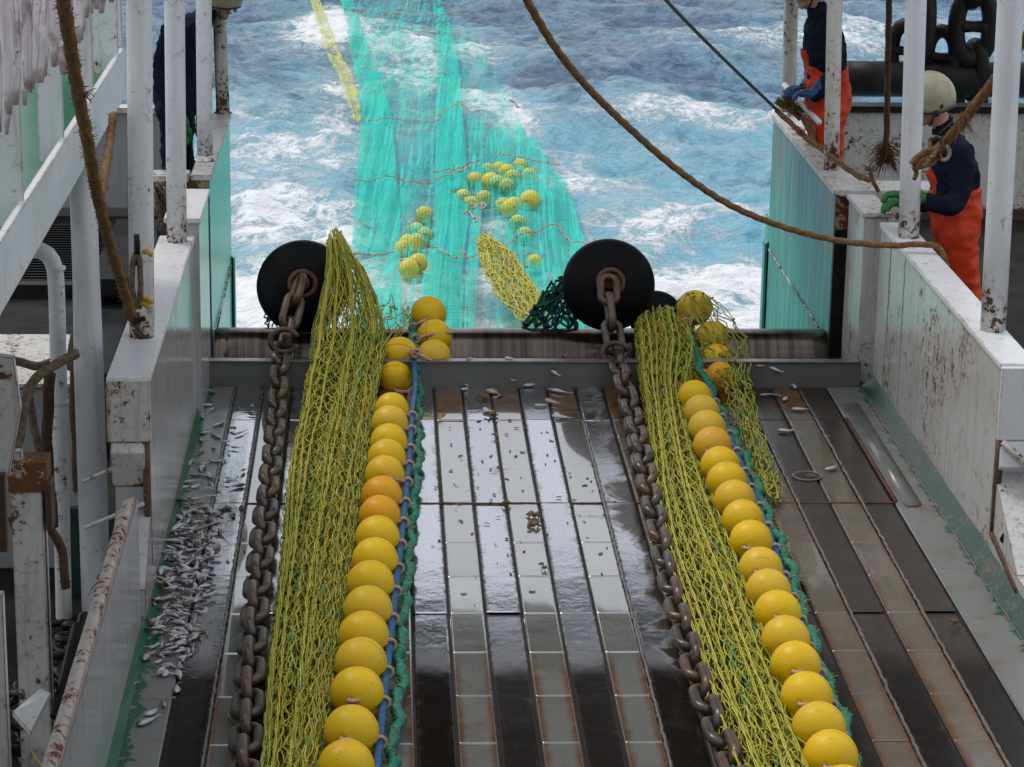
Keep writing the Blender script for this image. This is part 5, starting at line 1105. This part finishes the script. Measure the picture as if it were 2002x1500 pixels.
for k in range(95):
    x = random.uniform(20, 185); y = random.uniform(1225, 1560)
    if y < 1330 and x < 105 + (1330 - y) * .4: x = random.uniform(110, 185)
    p = P(x, y, Z=-.30 - .12 * random.random())
    if p[0] > -1.16: p[0] = -1.2 - .1 * random.random()
    o = bpy.data.objects.new("link", LKP); COL.objects.link(o); o.parent = e; o.location = Vector(p) - e.location; o.rotation_euler = (random.uniform(-1.2, 1.2), random.uniform(-.6, .6), random.uniform(-3, 3))
m = MB(); m.cyl(P(150, 1225, Y=10.2), P(108, 1400, Y=9.6), .022, seg=10); tag(obj("iron_bar", m, 'black_iron'), 'dark iron bar leaning above the chain pile', 'bar')
m = MB(); m.tube(spline([P(x, y, Z=-.22) for x, y in ((58, 1462), (64, 1470), (72, 1484), (84, 1498))], 20), .0045, 6); tag(obj("yellow_line", m, 'yellow_tape'), 'thin yellow line lying on the dark chain pile', 'line')

# ------------------------------------------------------------------ right side: stern rail and anchor chain
e = empty("stern_rail", (5, 20, 0), 'thick black stern rail pipe behind the right side deck', 'rail')
a = P(1650, 154, Y=20); m = MB(); m.tube([(x, 20, a[2]) for x in np.linspace(a[0], 8, 20)], .142, 28); obj("pipe", m, 'black_iron', e)
for x in (1873, 1918): b = P(x, 200, Y=20); m = MB(); m.box((b[0] - .045, 19.95, -.1), (b[0] + .045, 20.05, a[2] - .13)); obj("leg", m, 'black_iron', e)
def stud_link(c, hl, hw, r, Mx):
    pts = [(hw * math.cos(t) * (1 + .0), (hl) * (abs(math.sin(t)) ** .8) * (1 if math.sin(t) > 0 else -1), 0) for t in np.linspace(0, 2 * np.pi, 40, endpoint=False)]
    m = MB(); m.tube(pts, r, 14, closed=True); m.tube([(-hw + r * .4, 0, 0), (-hw * .5, 0, 0), (0, 0, 0), (hw * .5, 0, 0), (hw - r * .4, 0, 0)], (r * 1.0, r * .72, r * .62, r * .72, r * 1.0), 12)
    v = m.verts(); v = np.array([Mx @ Vector(p) for p in v]) + np.array(c); m.v = [v]; return m
e = empty("anchor_chain", P(1870, 120, Y=20), 'huge black stud link chain hanging over the stern rail at upper right', 'chain')
for (x, y, rz, sc) in ((1903, 52, 90, 1.0), (1903, -62, 0, 1), (1800, 42, 12, 1.0), (1840, 112, 70, .8), (1905, 138, 20, .8), (1770, 100, 60, .8)):
    c = P(x, y, Y=19.95 if sc == 1 else 20.0)
    Mx = Matrix.Rotation(R(rz - 90), 3, 'Z') @ Matrix.Rotation(R(90), 3, 'X')
    obj("link", stud_link(c, .26 * sc, .135 * sc, .070 * sc, Mx), 'black_iron', e)
m = MB(); m.box((2.95, 15.3, -.02), (3.75, 18.3, .22)); tag(obj("step_platform", m, 'floor'), 'dark step platform behind the right wing', 'platform')
m = MB(); m.box((-1.9, 16.2, .05), (-1.25, 18.0, .16)); tag(obj("step_platform", m, 'floor'), 'dark step platform behind the left wing', 'platform')
# clutter on the right wing
m = MB(); a, b = P(1533, 166, Y=16.9), P(1602, 240, Y=16.3); m.tube([a, b], .020, 6); tag(obj("steel_bar", m, 'white'), 'pale flat steel bar leaning on the right wing beside the blue glove', 'bar')
m = MB(); rope_mb([P(x, y, Y=16.7) for x, y in ((1518, 196), (1530, 204), (1544, 212), (1556, 222), (1566, 232))], .024, mb=m); rope_mb([P(x, y, Y=16.4) for x, y in ((1570, 228), (1582, 252), (1592, 280), (1600, 300))], .022, mb=m)
for x, y in ((1535, 195), (1545, 205), (1556, 215), (1585, 255), (1592, 275)): fray(m, P(x, y, Y=16.6), (random.uniform(-.4, .6), 0, .5), .09, 40, .003, .7)
tag(obj("frayed_rope", m, 'rope'), 'tangle of frayed rusty rope ends on top of the right wing', 'rope')
m = MB(); rope_mb([P(1718, 375, Y=14.9), P(1706, 352, Y=14.9), P(1702, 338, Y=14.9)], .013, mb=m); fray(m, P(1702, 338, Y=14.9), (-.3, 0, 1), .07, 40, .003, .6)
tag(obj("rope_end", m, 'rope'), 'short frayed rope end standing up at the right wing corner', 'rope')
m = MB(); pbox(m, 1712, 378, 1760, 392, 14.95, .30); pbox(m, 1735, 392, 1756, 470, 14.95, .03); tag(obj("bracket_shelf", m, 'white_rusty'), 'small rusty white bracket shelf under the green gloved hand', 'shelf')

# ------------------------------------------------------------------ fish
def fish_mat(name, belly, back):
    t = NT(name); tc_ = t.n("ShaderNodeTexCoord").outputs["Generated"]; sx = t.n("ShaderNodeSeparateXYZ"); t.set(sx, 0, tc_)
    c = t.mix(t.ramp(t.math('ADD', sx.outputs[1], t.math('MULTIPLY_ADD', t.noise(30, 4), .3, -.15)), .45, .78), belly, back)
    c = t.mix(t.math('MULTIPLY', t.ramp(t.noise(55, 5, .7), .56, .7), .6), c, (.12, .06, .05))
    return t.bs(Base_Color=c, Roughness=.3, Metallic=.2, Normal=t.bump(t.noise(160, 3), .25, .002))
M['fish'] = fish_mat('silver_fish', (.50, .49, .52), (.070, .060, .060)); M['fish_b'] = fish_mat('brown_fish', (.42, .35, .30), (.10, .075, .06))
def fish_mesh(seed, mat, slim=1.):
    g = np.random.default_rng(seed); L = 1.0; n = 18; bend = g.uniform(-1.7, 1.7); bend2 = g.uniform(-.7, .7)
    t = np.linspace(0, 1, n); ang = bend * (t - .35) + bend2 * np.sin(t * 4); x = np.cumsum(np.cos(ang)) / n; y = np.cumsum(np.sin(ang)) / n
    h = np.interp(t, [0, .03, .10, .22, .38, .6, .82, .93, 1], [.010, .045, .095, .135, .140, .095, .038, .026, .02]) * slim; w = h * np.interp(t, [0, .3, .9, 1], [.62, .58, .45, .2])
    m = MB(); V = []; th = np.linspace(0, 2 * np.pi, 10, endpoint=False)
    for j in range(n):
        nx, ny = -math.sin(ang[j]), math.cos(ang[j])
        for a in th: V.append((x[j] + nx * h[j] * math.cos(a), y[j] + ny * h[j] * math.cos(a), w[j] * math.sin(a)))
    m.add(V, [(j * 10 + i, j * 10 + (i + 1) % 10, (j + 1) * 10 + (i + 1) % 10, (j + 1) * 10 + i) for j in range(n - 1) for i in range(10)] + [tuple(range(9, -1, -1))])
    j = n - 1; d = np.array([math.cos(ang[j]), math.sin(ang[j])]); nn = np.array([-d[1], d[0]]); e0 = np.array([x[j], y[j]]) - d * .02
    fan = [e0 + nn * .018, e0 + d * .13 + nn * .085, e0 + d * .085, e0 + d * .13 - nn * .085, e0 - nn * .018]
    m.add([(p[0], p[1], .005) for p in fan] + [(p[0], p[1], -.005) for p in fan], [(0, 1, 2), (0, 2, 4), (2, 3, 4), (7, 6, 5), (9, 7, 5), (9, 8, 7), (0, 5, 6, 1), (1, 6, 7, 2), (2, 7, 8, 3), (3, 8, 9, 4)])
    for s, k0, k1, hh in ((1, 6, 10, .035), (-1, 8, 11, .03), (-1, 4, 6, .03)):
        q = []
        for k in (k0, (k0 + k1) // 2, k1):
            nx, ny = -math.sin(ang[k]), math.cos(ang[k]); q.append((x[k], y[k], nx, ny, h[k]))
        a, b_, c = [(u[0] + u[2] * s * u[4] * .92, u[1] + u[3] * s * u[4] * .92) for u in q]; top = (b_[0] + q[1][2] * s * hh + .03, b_[1] + q[1][3] * s * hh)
        m.add([(a[0], a[1], .004), (top[0], top[1], 0), (c[0], c[1], .004), (a[0], a[1], -.004), (c[0], c[1], -.004)], [(0, 1, 2), (3, 4, 1), (0, 3, 1), (2, 1, 4)])
    v = m.verts(); v[:, 0] -= .5; me = bpy.data.meshes.new("fish"); me.from_pydata(v.tolist(), [], m.f); me.materials.append(M[mat]); me.polygons.foreach_set("use_smooth", np.ones(len(m.f), bool)); me.update(); return me
FM = [fish_mesh(100 + k, 'fish' if k % 4 else 'fish_b', (1.0, 1.2, .75, 1.05, .6, .9)[k % 6]) for k in range(20)]
def fish(p, L, rz, label, group=None, me=None, rx=0., ry=0.):
    o = bpy.data.objects.new("fish", me or random.choice(FM)); COL.objects.link(o); o.location = Vector([float(a) for a in p]); o.scale = (L, L, L); o.rotation_euler = (rx, ry, rz)
    return tag(o, label, 'fish', group)
RB = [(985, 438), (1000, 452), (1050, 432), (1100, 420), (1150, 412), (1200, 396), (1250, 384), (1290, 372), (1330, 352)]
def wall_x(y): return 400 - .2405 * (y - 755)
n = 0
while n < 285:
    y = random.choice((random.gauss(1090, 60), random.gauss(1190, 75), random.uniform(990, 1325), random.uniform(990, 1325)))
    if not 985 < y < 1325: continue
    x0, x1 = wall_x(y) + 10, np.interp(y, [b[0] for b in RB], [b[1] for b in RB]); x0 += max(0, (y - 1240)) * .35
    q = min(random.random() ** 1.1, .999); x = x0 + (x1 - x0) * q
    p = P(x, y, Z=0); core = max(0, 1 - abs(y - 1130) / 190) * (1 - q * .8); p[2] = .012 + random.random() * .055 * core
    fish(p, random.choice((random.uniform(.055, .09), random.uniform(.08, .13))), random.uniform(0, 6.28), 'small silver fish in the heap along the left wall', 'fish heaped along the left wall', rx=random.uniform(-.9, .9) + (math.pi if random.random() < .5 else 0), ry=random.uniform(-.35, .35) * core); n += 1
for (x, y) in ((408, 768), (396, 848), (385, 880), (404, 905), (380, 925), (395, 930), (430, 835), (448, 840), (470, 845), (440, 862), (462, 870), (430, 925), (452, 928), (470, 918), (418, 945), (440, 948), (462, 945), (400, 955), (408, 968), (430, 905), (480, 800), (500, 795), (492, 812), (365, 960), (372, 975), (352, 990), (440, 990), (470, 992), (395, 990), (418, 1000), (452, 1004), (400, 790), (392, 815), (415, 800), (425, 850), (388, 865), (410, 880), (445, 885), (378, 905), (398, 915), (420, 905), (368, 940), (385, 950), (410, 930), (360, 985), (378, 990), (345, 1010), (372, 1000), (402, 1000)):
    fish(P(x + random.uniform(-5, 5), y + random.uniform(-5, 5), Z=.012), random.uniform(.06, .12), random.uniform(0, 6.28), 'silver fish scattered thinly along the left wall above the heap', 'fish scattered above the heap', rx=random.uniform(-.4, .4))
for x, y, L, rz, lab in ((282, 1408, .13, 1.2, 'silver fish alone on the plate at lower left'), (333, 1372, .12, 1.3, 'silver fish on the edge of the dark board at lower left'), (300, 1392, .10, .5, 'small pale fish just beside the lone fish at lower left'), (262, 1336, .07, .2, 'tiny fish against the green painted left wall foot'),
                         (388, 1236, .13, -.5, 'brown fish lying right of the heap on the dark board'), (412, 1150, .14, -.5, 'brown fish sticking out right of the heap'), (352, 1345, .11, 1.3, 'fish bent beside the dark board below the heap'),
                         (1538, 838, .13, .25, 'grey fish lying across the right boards near the hatch corner'), (1632, 916, .12, .05, 'thin fish lying on a right weld seam'), (1545, 752, .17, 1.7, 'long silver fish at the foot of the sill on the right'), (1537, 778, .11, 1.0, 'short silver fish below the sill on the right'), (1505, 772, .13, .1, 'dark fish beside the sill on the right'), (1566, 800, .12, -.3, 'brownish fish below the silver pair on the right'), (1620, 852, .04, .3, 'tiny fish scrap right of the grey fish'),
                         (960, 770, .20, -1.2, 'long silver fish lying below the sill in mid deck'), (962, 800, .12, -.7, 'smaller fish below the long one in mid deck'), (1092, 762, .17, -.1, 'pale fish by the sill left of the right chain'), (1080, 785, .14, -1.1, 'white bellied fish below the sill left of the right chain'), (1098, 815, .14, -.6, 'twisted fish scrap left of the right chain'), (1040, 752, .12, .2, 'dark fish at the sill foot in mid deck'), (905, 758, .09, 1.0, 'small dark fish at the sill foot, nearest the left headline'), (918, 752, .07, -.9, 'tiny upright fish at the sill foot left of centre'), (1058, 790, .10, .3, 'small dark fish between two paler ones by the sill')):
    fish(P(x, y, Z=.014), L, rz, lab)
for x, y, Yv, L, rz, lab in ((1098, 690, 14.85, .17, -1.3, 'slim silver fish standing on the roller'), (918, 700, 14.30, .07, .9, 'small fish on the sill left of centre'), (955, 704, 14.30, .10, 0., 'thin fish lying along the sill edge'), (997, 700, 14.30, .08, -.6, 'small silver fish tilted on the sill'), (1018, 706, 14.29, .08, .2, 'fish lying flat on the sill right of centre'), (1085, 725, 14.24, .09, -.7, 'small fish stuck to the sill face'), (1005, 742, 14.24, .08, -1.1, 'tiny fish low on the sill face'), (1500, 712, 14.28, .17, .25, 'large silver fish on the right end of the sill'), (1515, 718, 14.26, .10, -.3, 'small white fish on the right end of the sill'), (1076, 708, 14.29, .06, -1.2, 'dark little fish on the sill beside the roller')):
    o = fish(P(x, y, Y=Yv), L, rz, lab, rx=.9 if y > 715 else .4)
# bits of fish and weed on the wet boards
m = MB()
for k in range(150):
    if k < 105: x, y = random.uniform(830, 1230), random.triangular(790, 1240, 850)
    else: x, y = random.uniform(300, 480), random.uniform(900, 1330)
    p = P(x, y, Z=.004); a = random.uniform(0, 6.28); l = random.uniform(.006, .022)
    q = [p + np.array([math.cos(a + s * .5) * l * s, math.sin(a + s * .5) * l * s, 0]) for s in (-1, -.3, .4, 1)]; m.tube(spline(q, 7), np.array([.3, 1, 1, 1, .9, .6, .3]) * random.uniform(.0015, .005), 5)
tag(obj("fish_scraps", m, simple('scraps', (.11, .065, .05), .5, col2=(.30, .22, .18), scale=8)), kind="stuff")
for x, y, sc, lab in ((945, 778, 1., 'brown starfish-like scrap by the sill in mid deck'), (960, 812, .8, 'tan fish guts beside the mid deck fish'), (1150, 775, .5, 'small brown lump near the sill right of centre'), (1045, 1008, .9, 'brown fish scrap with a thin stalk below the hatch seam'), (1042, 1028, .8, 'torn brown scrap below the hatch seam'), (990, 985, .5, 'round black lump on the hatch seam'), (1065, 1112, .35, 'small brown lump on a grey plate in mid deck'), (1868, 1218, .5, 'tan scrap on a dark board at right')):
    m = MB(); c = P(x, y, Z=.01)
    for k in range(4):
        a = k * 1.7 + random.random(); l = .05 * sc; m.tube(spline([c, c + np.array([math.cos(a) * l * .5, math.sin(a) * l * .5, .012]), c + np.array([math.cos(a + .5) * l, math.sin(a + .5) * l, -.004])], 8), np.array([1., 1, .9, .9, .8, .7, .5, .3]) * .011 * sc, 6)
    tag(obj("fish_scrap", m, 'rope' if k % 2 else 'fish_b'), lab, 'fish scrap')

# ------------------------------------------------------------------ people
def remesh(mb, voxel, smooth=3, noise=0., nscale=9.):
    me = bpy.data.meshes.new("tmp"); me.from_pydata(mb.verts().tolist(), [], mb.f); o = bpy.data.objects.new("tmp", me); COL.objects.link(o)
    r = o.modifiers.new("r", 'REMESH'); r.mode = 'VOXEL'; r.voxel_size = voxel
    if smooth: k = o.modifiers.new("s", 'SMOOTH'); k.factor = .5; k.iterations = smooth
    dg = bpy.context.evaluated_depsgraph_get(); ev = o.evaluated_get(dg); em = ev.to_mesh()
    v = np.zeros(len(em.vertices) * 3); em.vertices.foreach_get("co", v); v = v.reshape(-1, 3); nn = np.zeros(len(v) * 3); em.vertices.foreach_get("normal", nn); nn = nn.reshape(-1, 3)
    f = [tuple(p.vertices) for p in em.polygons]; ev.to_mesh_clear(); bpy.data.objects.remove(o); bpy.data.meshes.remove(me)
    if noise:
        d = np.array([mnoise.fractal(Vector(p) * nscale, 1., 2., 3) for p in v]) * noise
        d2 = np.array([abs(mnoise.noise(Vector((p[0] * nscale * 1.3, p[1] * nscale * 1.3, p[2] * nscale * 2.4)))) for p in v]) * noise * -1.1
        v = v + nn * (d + d2)[:, None]
    m = MB(); m.add(v, f); return m
def limb(m, pts, rs, seg=14):
    q = spline(pts, 6 * len(pts)); L = np.r_[0, np.cumsum(np.linalg.norm(np.diff(np.array(pts, float), axis=0), axis=1))]; s = np.linspace(0, L[-1], len(q))
    m.tube(q, np.interp(s, L, rs), seg); m.ball(pts[0], rs[0], 12, 8); m.ball(pts[-1], rs[-1], 12, 8)
def loft(m, rings, side, fwd, seg=22):
    """rings: (centre, half width, half depth)"""
    V = []; th = np.linspace(0, 2 * np.pi, seg, endpoint=False)
    for c, w, d in rings:
        for a in th:
            ca, sa = math.cos(a), math.sin(a); ca = math.copysign(abs(ca) ** .8, ca); sa = math.copysign(abs(sa) ** .8, sa)
            V.append(np.array(c) + side * w * ca + fwd * d * sa)
    n = len(rings); m.add(V, [(j * seg + i, j * seg + (i + 1) % seg, (j + 1) * seg + (i + 1) % seg, (j + 1) * seg + i) for j in range(n - 1) for i in range(seg)] + [tuple(range(seg - 1, -1, -1)), tuple((n - 1) * seg + i for i in range(seg))])
def hand(m, wrist, palm_dir, up, s=1., curl=.9, grow=0.):
    """palm with four unequal curled fingers and a thumb from its side"""
    d = np.array(palm_dir, float); d /= np.linalg.norm(d); n = np.array(up, float); n -= d * n.dot(d); n /= np.linalg.norm(n); t = np.cross(n, d); w = np.array(wrist, float)
    loft(m, [(w, .026 * s + grow, .018 * s + grow), (w + d * .035 * s, .036 * s + grow, .017 * s + grow), (w + d * .085 * s, .042 * s + grow, .015 * s + grow)], t, n)
    for k, (off, l) in enumerate(((-.031, .068), (-.0105, .078), (.0105, .073), (.030, .056))):
        p = w + d * .08 * s + t * off * s; a = 0.; pts = [p]
        for j in range(3):
            a += curl * (.45, .65, .5)[j]; dd = d * math.cos(a) - n * math.sin(a); p = p + dd * l * s * (.45, .33, .26)[j]; pts.append(p)
        limb(m, pts, np.array([.0098, .0092, .0085, .0075]) * s + grow, 8)
    p = w + d * .03 * s - t * .034 * s; limb(m, [p, p + (d * .6 - t * .8 - n * .2) * .034 * s, p + (d * .95 - t * .75 - n * .55) * .062 * s], np.array([.013, .0105, .0085]) * s + grow, 8)
def head_part(m, c, fwd, up, r=.1):
    f = np.array(fwd, float); f /= np.linalg.norm(f); u = np.array(up, float); u -= f * u.dot(f); u /= np.linalg.norm(u); s = np.cross(f, u); Mx = Matrix(np.array([f, s, u]).T.tolist())
    def shp(p):
        x, y, z = p; k = 1 - .28 * max(0, -z / .115) ** 1.3; return Vector((x * (k if x < 0 else 1 - .14 * max(0, -z / .115)), y * k, z))
    m.ball(c, 1, 26, 20, (.098, .076, .118), rot=Mx, fn=shp)
    c = np.array(c, float)
    def at(x, y, z): return c + f * x + s * y + u * z
    limb(m, [at(.092, 0, .012), at(.108, 0, -.012), at(.116, 0, -.030)], [.009, .012, .015], 8)       # nose
    limb(m, [at(.086, -.022, -.062), at(.097, 0, -.060), at(.086, .022, -.062)], [.008, .010, .008], 8)    # mouth
    m.ball(at(.076, 0, -.098), .026, 10, 8); limb(m, [at(.086, -.042, .024), at(.096, 0, .022), at(.086, .042, .024)], [.009, .011, .009], 8)   # chin, brow
    for q in (-1, 1):
        m.ball(at(-.008, q * .080, -.012), .022, 10, 8, (1, .45, 1.4), rot=Mx); m.ball(at(.072, q * .034, -.030), .022, 8, 6)
    return at, Mx
def helmet(parent, at, Mx, c, badges):
    th = np.linspace(0, 2 * np.pi, 36, endpoint=False); V = []; nr = 12
    for j in range(nr):
        for a in th:
            low = math.pi * (.50 + .235 * (.5 - .5 * math.cos(a)) + .05 * math.sin(a) ** 2)     # high over the brow, low behind
            ph = .02 + (low - .02) * j / (nr - 1); p = Mx @ Vector((.136 * math.sin(ph) * math.cos(a) - .012, .112 * math.sin(ph) * math.sin(a), .142 * math.cos(ph) + .012)); V.append(np.array(c) + np.array(p) * 1.08)
    m = MB(); m.add(V, [(j * 36 + i, j * 36 + (i + 1) % 36, (j + 1) * 36 + (i + 1) % 36, (j + 1) * 36 + i) for j in range(nr - 1) for i in range(36)] + [tuple(range(35, -1, -1))])
    hm = obj("helmet", m, 'helmet', parent); md = hm.modifiers.new("shell", 'SOLIDIFY'); md.thickness = .008; md.offset = -1
    rim = [V[(nr - 1) * 36 + i] for i in range(36)]; m = MB(); m.tube(rim, .0055, 8, closed=True); obj("rim", m, 'helmet_dark', hm)
    for k, (x, y, z, r) in enumerate(badges):
        p = Vector((x, y, z)); m = MB(); m.ball(at(x, y, z), r, 10, 6, (1, .3, 1), rot=Mx); obj("ear_hole", m, 'helmet_dark', hm)
    m = MB(); m.tube(spline([at(.02, -.098, -.075), at(.055, -.055, -.118), at(.06, 0, -.128), at(.055, .055, -.118), at(.02, .098, -.075)], 20), .008, 6); obj("chin_strap", m, 'helmet_dark', hm)
    return hm
def person(label, J, fwd, trousers, jacket, glove, gl_hands, head_f, bib=True, badges=()):
    """J: dict of joints in world space"""
    f = np.array(fwd, float); f /= np.linalg.norm(f); sd = np.cross(f, (0, 0, 1.)); up = np.array([0, 0, 1.])
    e = empty("person", ((J['anL'] + J['anR']) / 2)[:2].tolist() + [J['floor']], label, 'person')
    ch, pe, nk, hd = J['chest'], J['pelvis'], J['neck'], J['head']
    wa = (ch + pe) / 2 + J.get('waist', 0)
    def torso(m, g, top=True):
        loft(m, [(pe - up * .09, .165 + g, .125 + g), (pe, .175 + g, .130 + g), (wa, .160 + g, .120 + g), (ch, .185 + g, .130 + g), (ch + (nk - ch) * .55, .180 + g, .110 + g), (nk - (nk - ch) * .12, .085 + g, .075 + g)], sd, f)
    def arm(m, k, g, wrist=True): limb(m, [J['sh' + k], J['el' + k], J['wr' + k]], np.array([.062, .045, .034]) + g)
    def leg(m, k, g): limb(m, [pe + sd * (.085 if k == 'R' else -.085) - up * .05, J['kn' + k], J['an' + k]], np.array([.088, .060, .045]) + g)
    # body: one continuous surface
    m = MB(); torso(m, -.03)
    for k in 'LR': arm(m, k, -.012); leg(m, k, -.012); hand(m, J['wr' + k], J['ha' + k] - J['wr' + k], J.get('hn' + k, (0, 0, 1)), curl=J.get('curl', .9)); limb(m, [J['an' + k], J['an' + k] + f * .13 - up * .04], (.05, .04))
    limb(m, [nk - up * .03, (nk + hd) / 2, hd - up * .03], (.058, .055, .058)); at, Mx = head_part(m, hd, head_f, (hd - nk) + up * .05)
    obj("body", remesh(m, .0075, 2), 'skin', e)
    m = MB(); loft(m, [(wa - up * .06, .165, .128), (wa, .172, .132), (ch, .197, .142), (ch + (nk - ch) * .55, .192, .122), (nk - (nk - ch) * .12, .097, .087)], sd, f)
    for k in 'LR': arm(m, k, .016)
    limb(m, [nk - up * .04, nk + (hd - nk) * .20], (.080, .074)); obj("jacket", remesh(m, .013, 4, .016, 8), jacket, e)
    m = MB(); loft(m, [(pe - up * .10, .185, .150), (pe + up * .02, .198, .156), ((wa + pe) / 2 + up * .02, .192, .150), (wa + up * .04, .17, .148)], sd, f)
    for k in 'LR': leg(m, k, .042); limb(m, [J['an' + k] - up * .02, J['an' + k] + up * .04], (.075, .078))
    if bib:
        loft(m, [(wa + up * .02, .14, .150), (ch + f * J.get('bibf', .03) - up * .03, .105, J.get('bibd', .140))], sd, f)
    tr = obj("trousers", remesh(m, .013, 4, .020, 6), trousers, e)
    if bib:
        for q in ():
            s0 = ch + f * .165 - up * .05 + sd * q; m = MB(); pts = spline([s0, ch + f * .15 + up * .10 + sd * q, (ch + nk) / 2 + up * .135 + sd * q * 1.1, ch - f * .135 + up * .10 + sd * q * .9, ch - f * .16 - up * .06 + sd * q * .6], 24)
            m.tube(pts, .016, 6); obj("brace", m, trousers, tr)
    for k in gl_hands:
        m = MB(); hand(m, J['wr' + k], J['ha' + k] - J['wr' + k], J.get('hn' + k, (0, 0, 1)), 1.05, J.get('curl', .9), .004); d = J['wr' + k] - J['el' + k]; d /= np.linalg.norm(d); limb(m, [J['wr' + k] - d * .06, J['wr' + k] + d * .01], (.052, .046)); obj("glove", remesh(m, .0055, 1), glove, e)
    for k in 'LR':
        m = MB(); a = J['an' + k]; limb(m, [a + up * .16, a + up * .02, a - up * .03], (.062, .058, .055)); limb(m, [a - up * .035 - f * .03, a - up * .035 + f * .10, a - up * .045 + f * .17], (.050, .048, .038)); obj("boot", remesh(m, .012, 2), 'rubber', e)
    helmet(e, at, Mx, hd, badges)
    return e
A_ = np.array
def PY(x, y, Y): return P(x, y, Y=Y)
# worker standing behind the middle right post, facing left and looking down
Y0 = 14.25
J = dict(head=PY(1816, 196, Y0), neck=PY(1852, 258, Y0), chest=PY(1866, 322, Y0), pelvis=PY(1868, 425, Y0), shL=PY(1884, 300, Y0 - .16), elL=PY(1868, 398, Y0 - .24), wrL=PY(1776, 386, Y0 - .22), haL=PY(1742, 378, Y0 - .20),
         shR=PY(1850, 296, Y0 + .17), elR=PY(1830, 390, Y0 + .2), wrR=PY(1772, 398, Y0 + .12), haR=PY(1742, 396, Y0 + .10), floor=-.02)
J['knL'] = PY(1884, 545, Y0 - .10); J['knR'] = PY(1872, 540, Y0 + .12)
J['anL'] = A_([PY(1897, 640, Y0)[0], Y0 - .10, .10]); J['anR'] = A_([PY(1885, 640, Y0)[0] + .02, Y0 + .14, .10])
person('person in navy jacket, orange bib trousers and cream helmet behind the middle right post', J, (-1, .10, 0), 'orange', 'navy', 'green_glove', 'LR', (-.86, .12, -.5), True,
       [(-.045, -.108, -.035, .017), (-.005, -.110, -.060, .022), (-.055, -.103, .03, .008), (-.03, -.108, .012, .010), (-.062, -.098, -.005, .007)])
# worker at the right wing, head cut by the frame
Y0 = 16.55
J = dict(head=PY(1578, -26, Y0), neck=PY(1604, 26, Y0), chest=PY(1612, 86, Y0), pelvis=PY(1620, 190, Y0), shL=PY(1624, 52, Y0 - .17), elL=PY(1630, 142, Y0 - .24), wrL=PY(1594, 184, Y0 - .22), haL=PY(1562, 180, Y0 - .20),
         shR=PY(1600, 50, Y0 + .17), elR=PY(1598, 140, Y0 + .2), wrR=PY(1574, 176, Y0 + .05), haR=PY(1550, 172, Y0), floor=.22)
J['knL'] = PY(1620, 300, Y0 - .1); J['knR'] = PY(1612, 298, Y0 + .12); J['anL'] = A_([PY(1632, 300, Y0)[0], Y0 - .1, .34]); J['anR'] = A_([PY(1626, 300, Y0)[0], Y0 + .14, .34])
person('person in dark jacket, orange trousers and blue gloves leaning over the right wing', J, (-1, .05, 0), 'orange', 'navy', 'blue_glove', 'LR', (-.9, -.1, -.42), True, [(-.03, -.108, -.04, .007), (0, -.110, -.065, .007), (.02, -.108, -.03, .007)])
# worker on the left wing, all in dark overalls, facing right
Y0 = 17.0
J = dict(head=PY(434, -4, Y0), neck=PY(398, 22, Y0), chest=PY(360, 78, Y0), pelvis=PY(344, 190, Y0), shL=PY(378, 58, Y0 + .17), elL=PY(400, 160, Y0 + .2), wrL=PY(396, 232, Y0 + .16), haL=PY(388, 262, Y0 + .14),
         shR=PY(330, 66, Y0 - .17), elR=PY(316, 165, Y0 - .24), wrR=PY(356, 240, Y0 - .22), haR=PY(380, 272, Y0 - .20), floor=.16)
J['knL'] = PY(352, 310, Y0 + .12); J['knR'] = PY(344, 312, Y0 - .1); J['anL'] = A_([PY(338, 300, Y0)[0], Y0 + .13, .28]); J['anR'] = A_([PY(332, 300, Y0)[0], Y0 - .1, .28]); J['hnR'] = (1, 0, .2)
person('person in dark navy overalls with green gloves behind the left posts', J, (1, .15, 0), 'navy', 'navy', 'green_glove', 'LR', (.86, .05, -.5), False, [(-.03, .108, -.04, .007)])
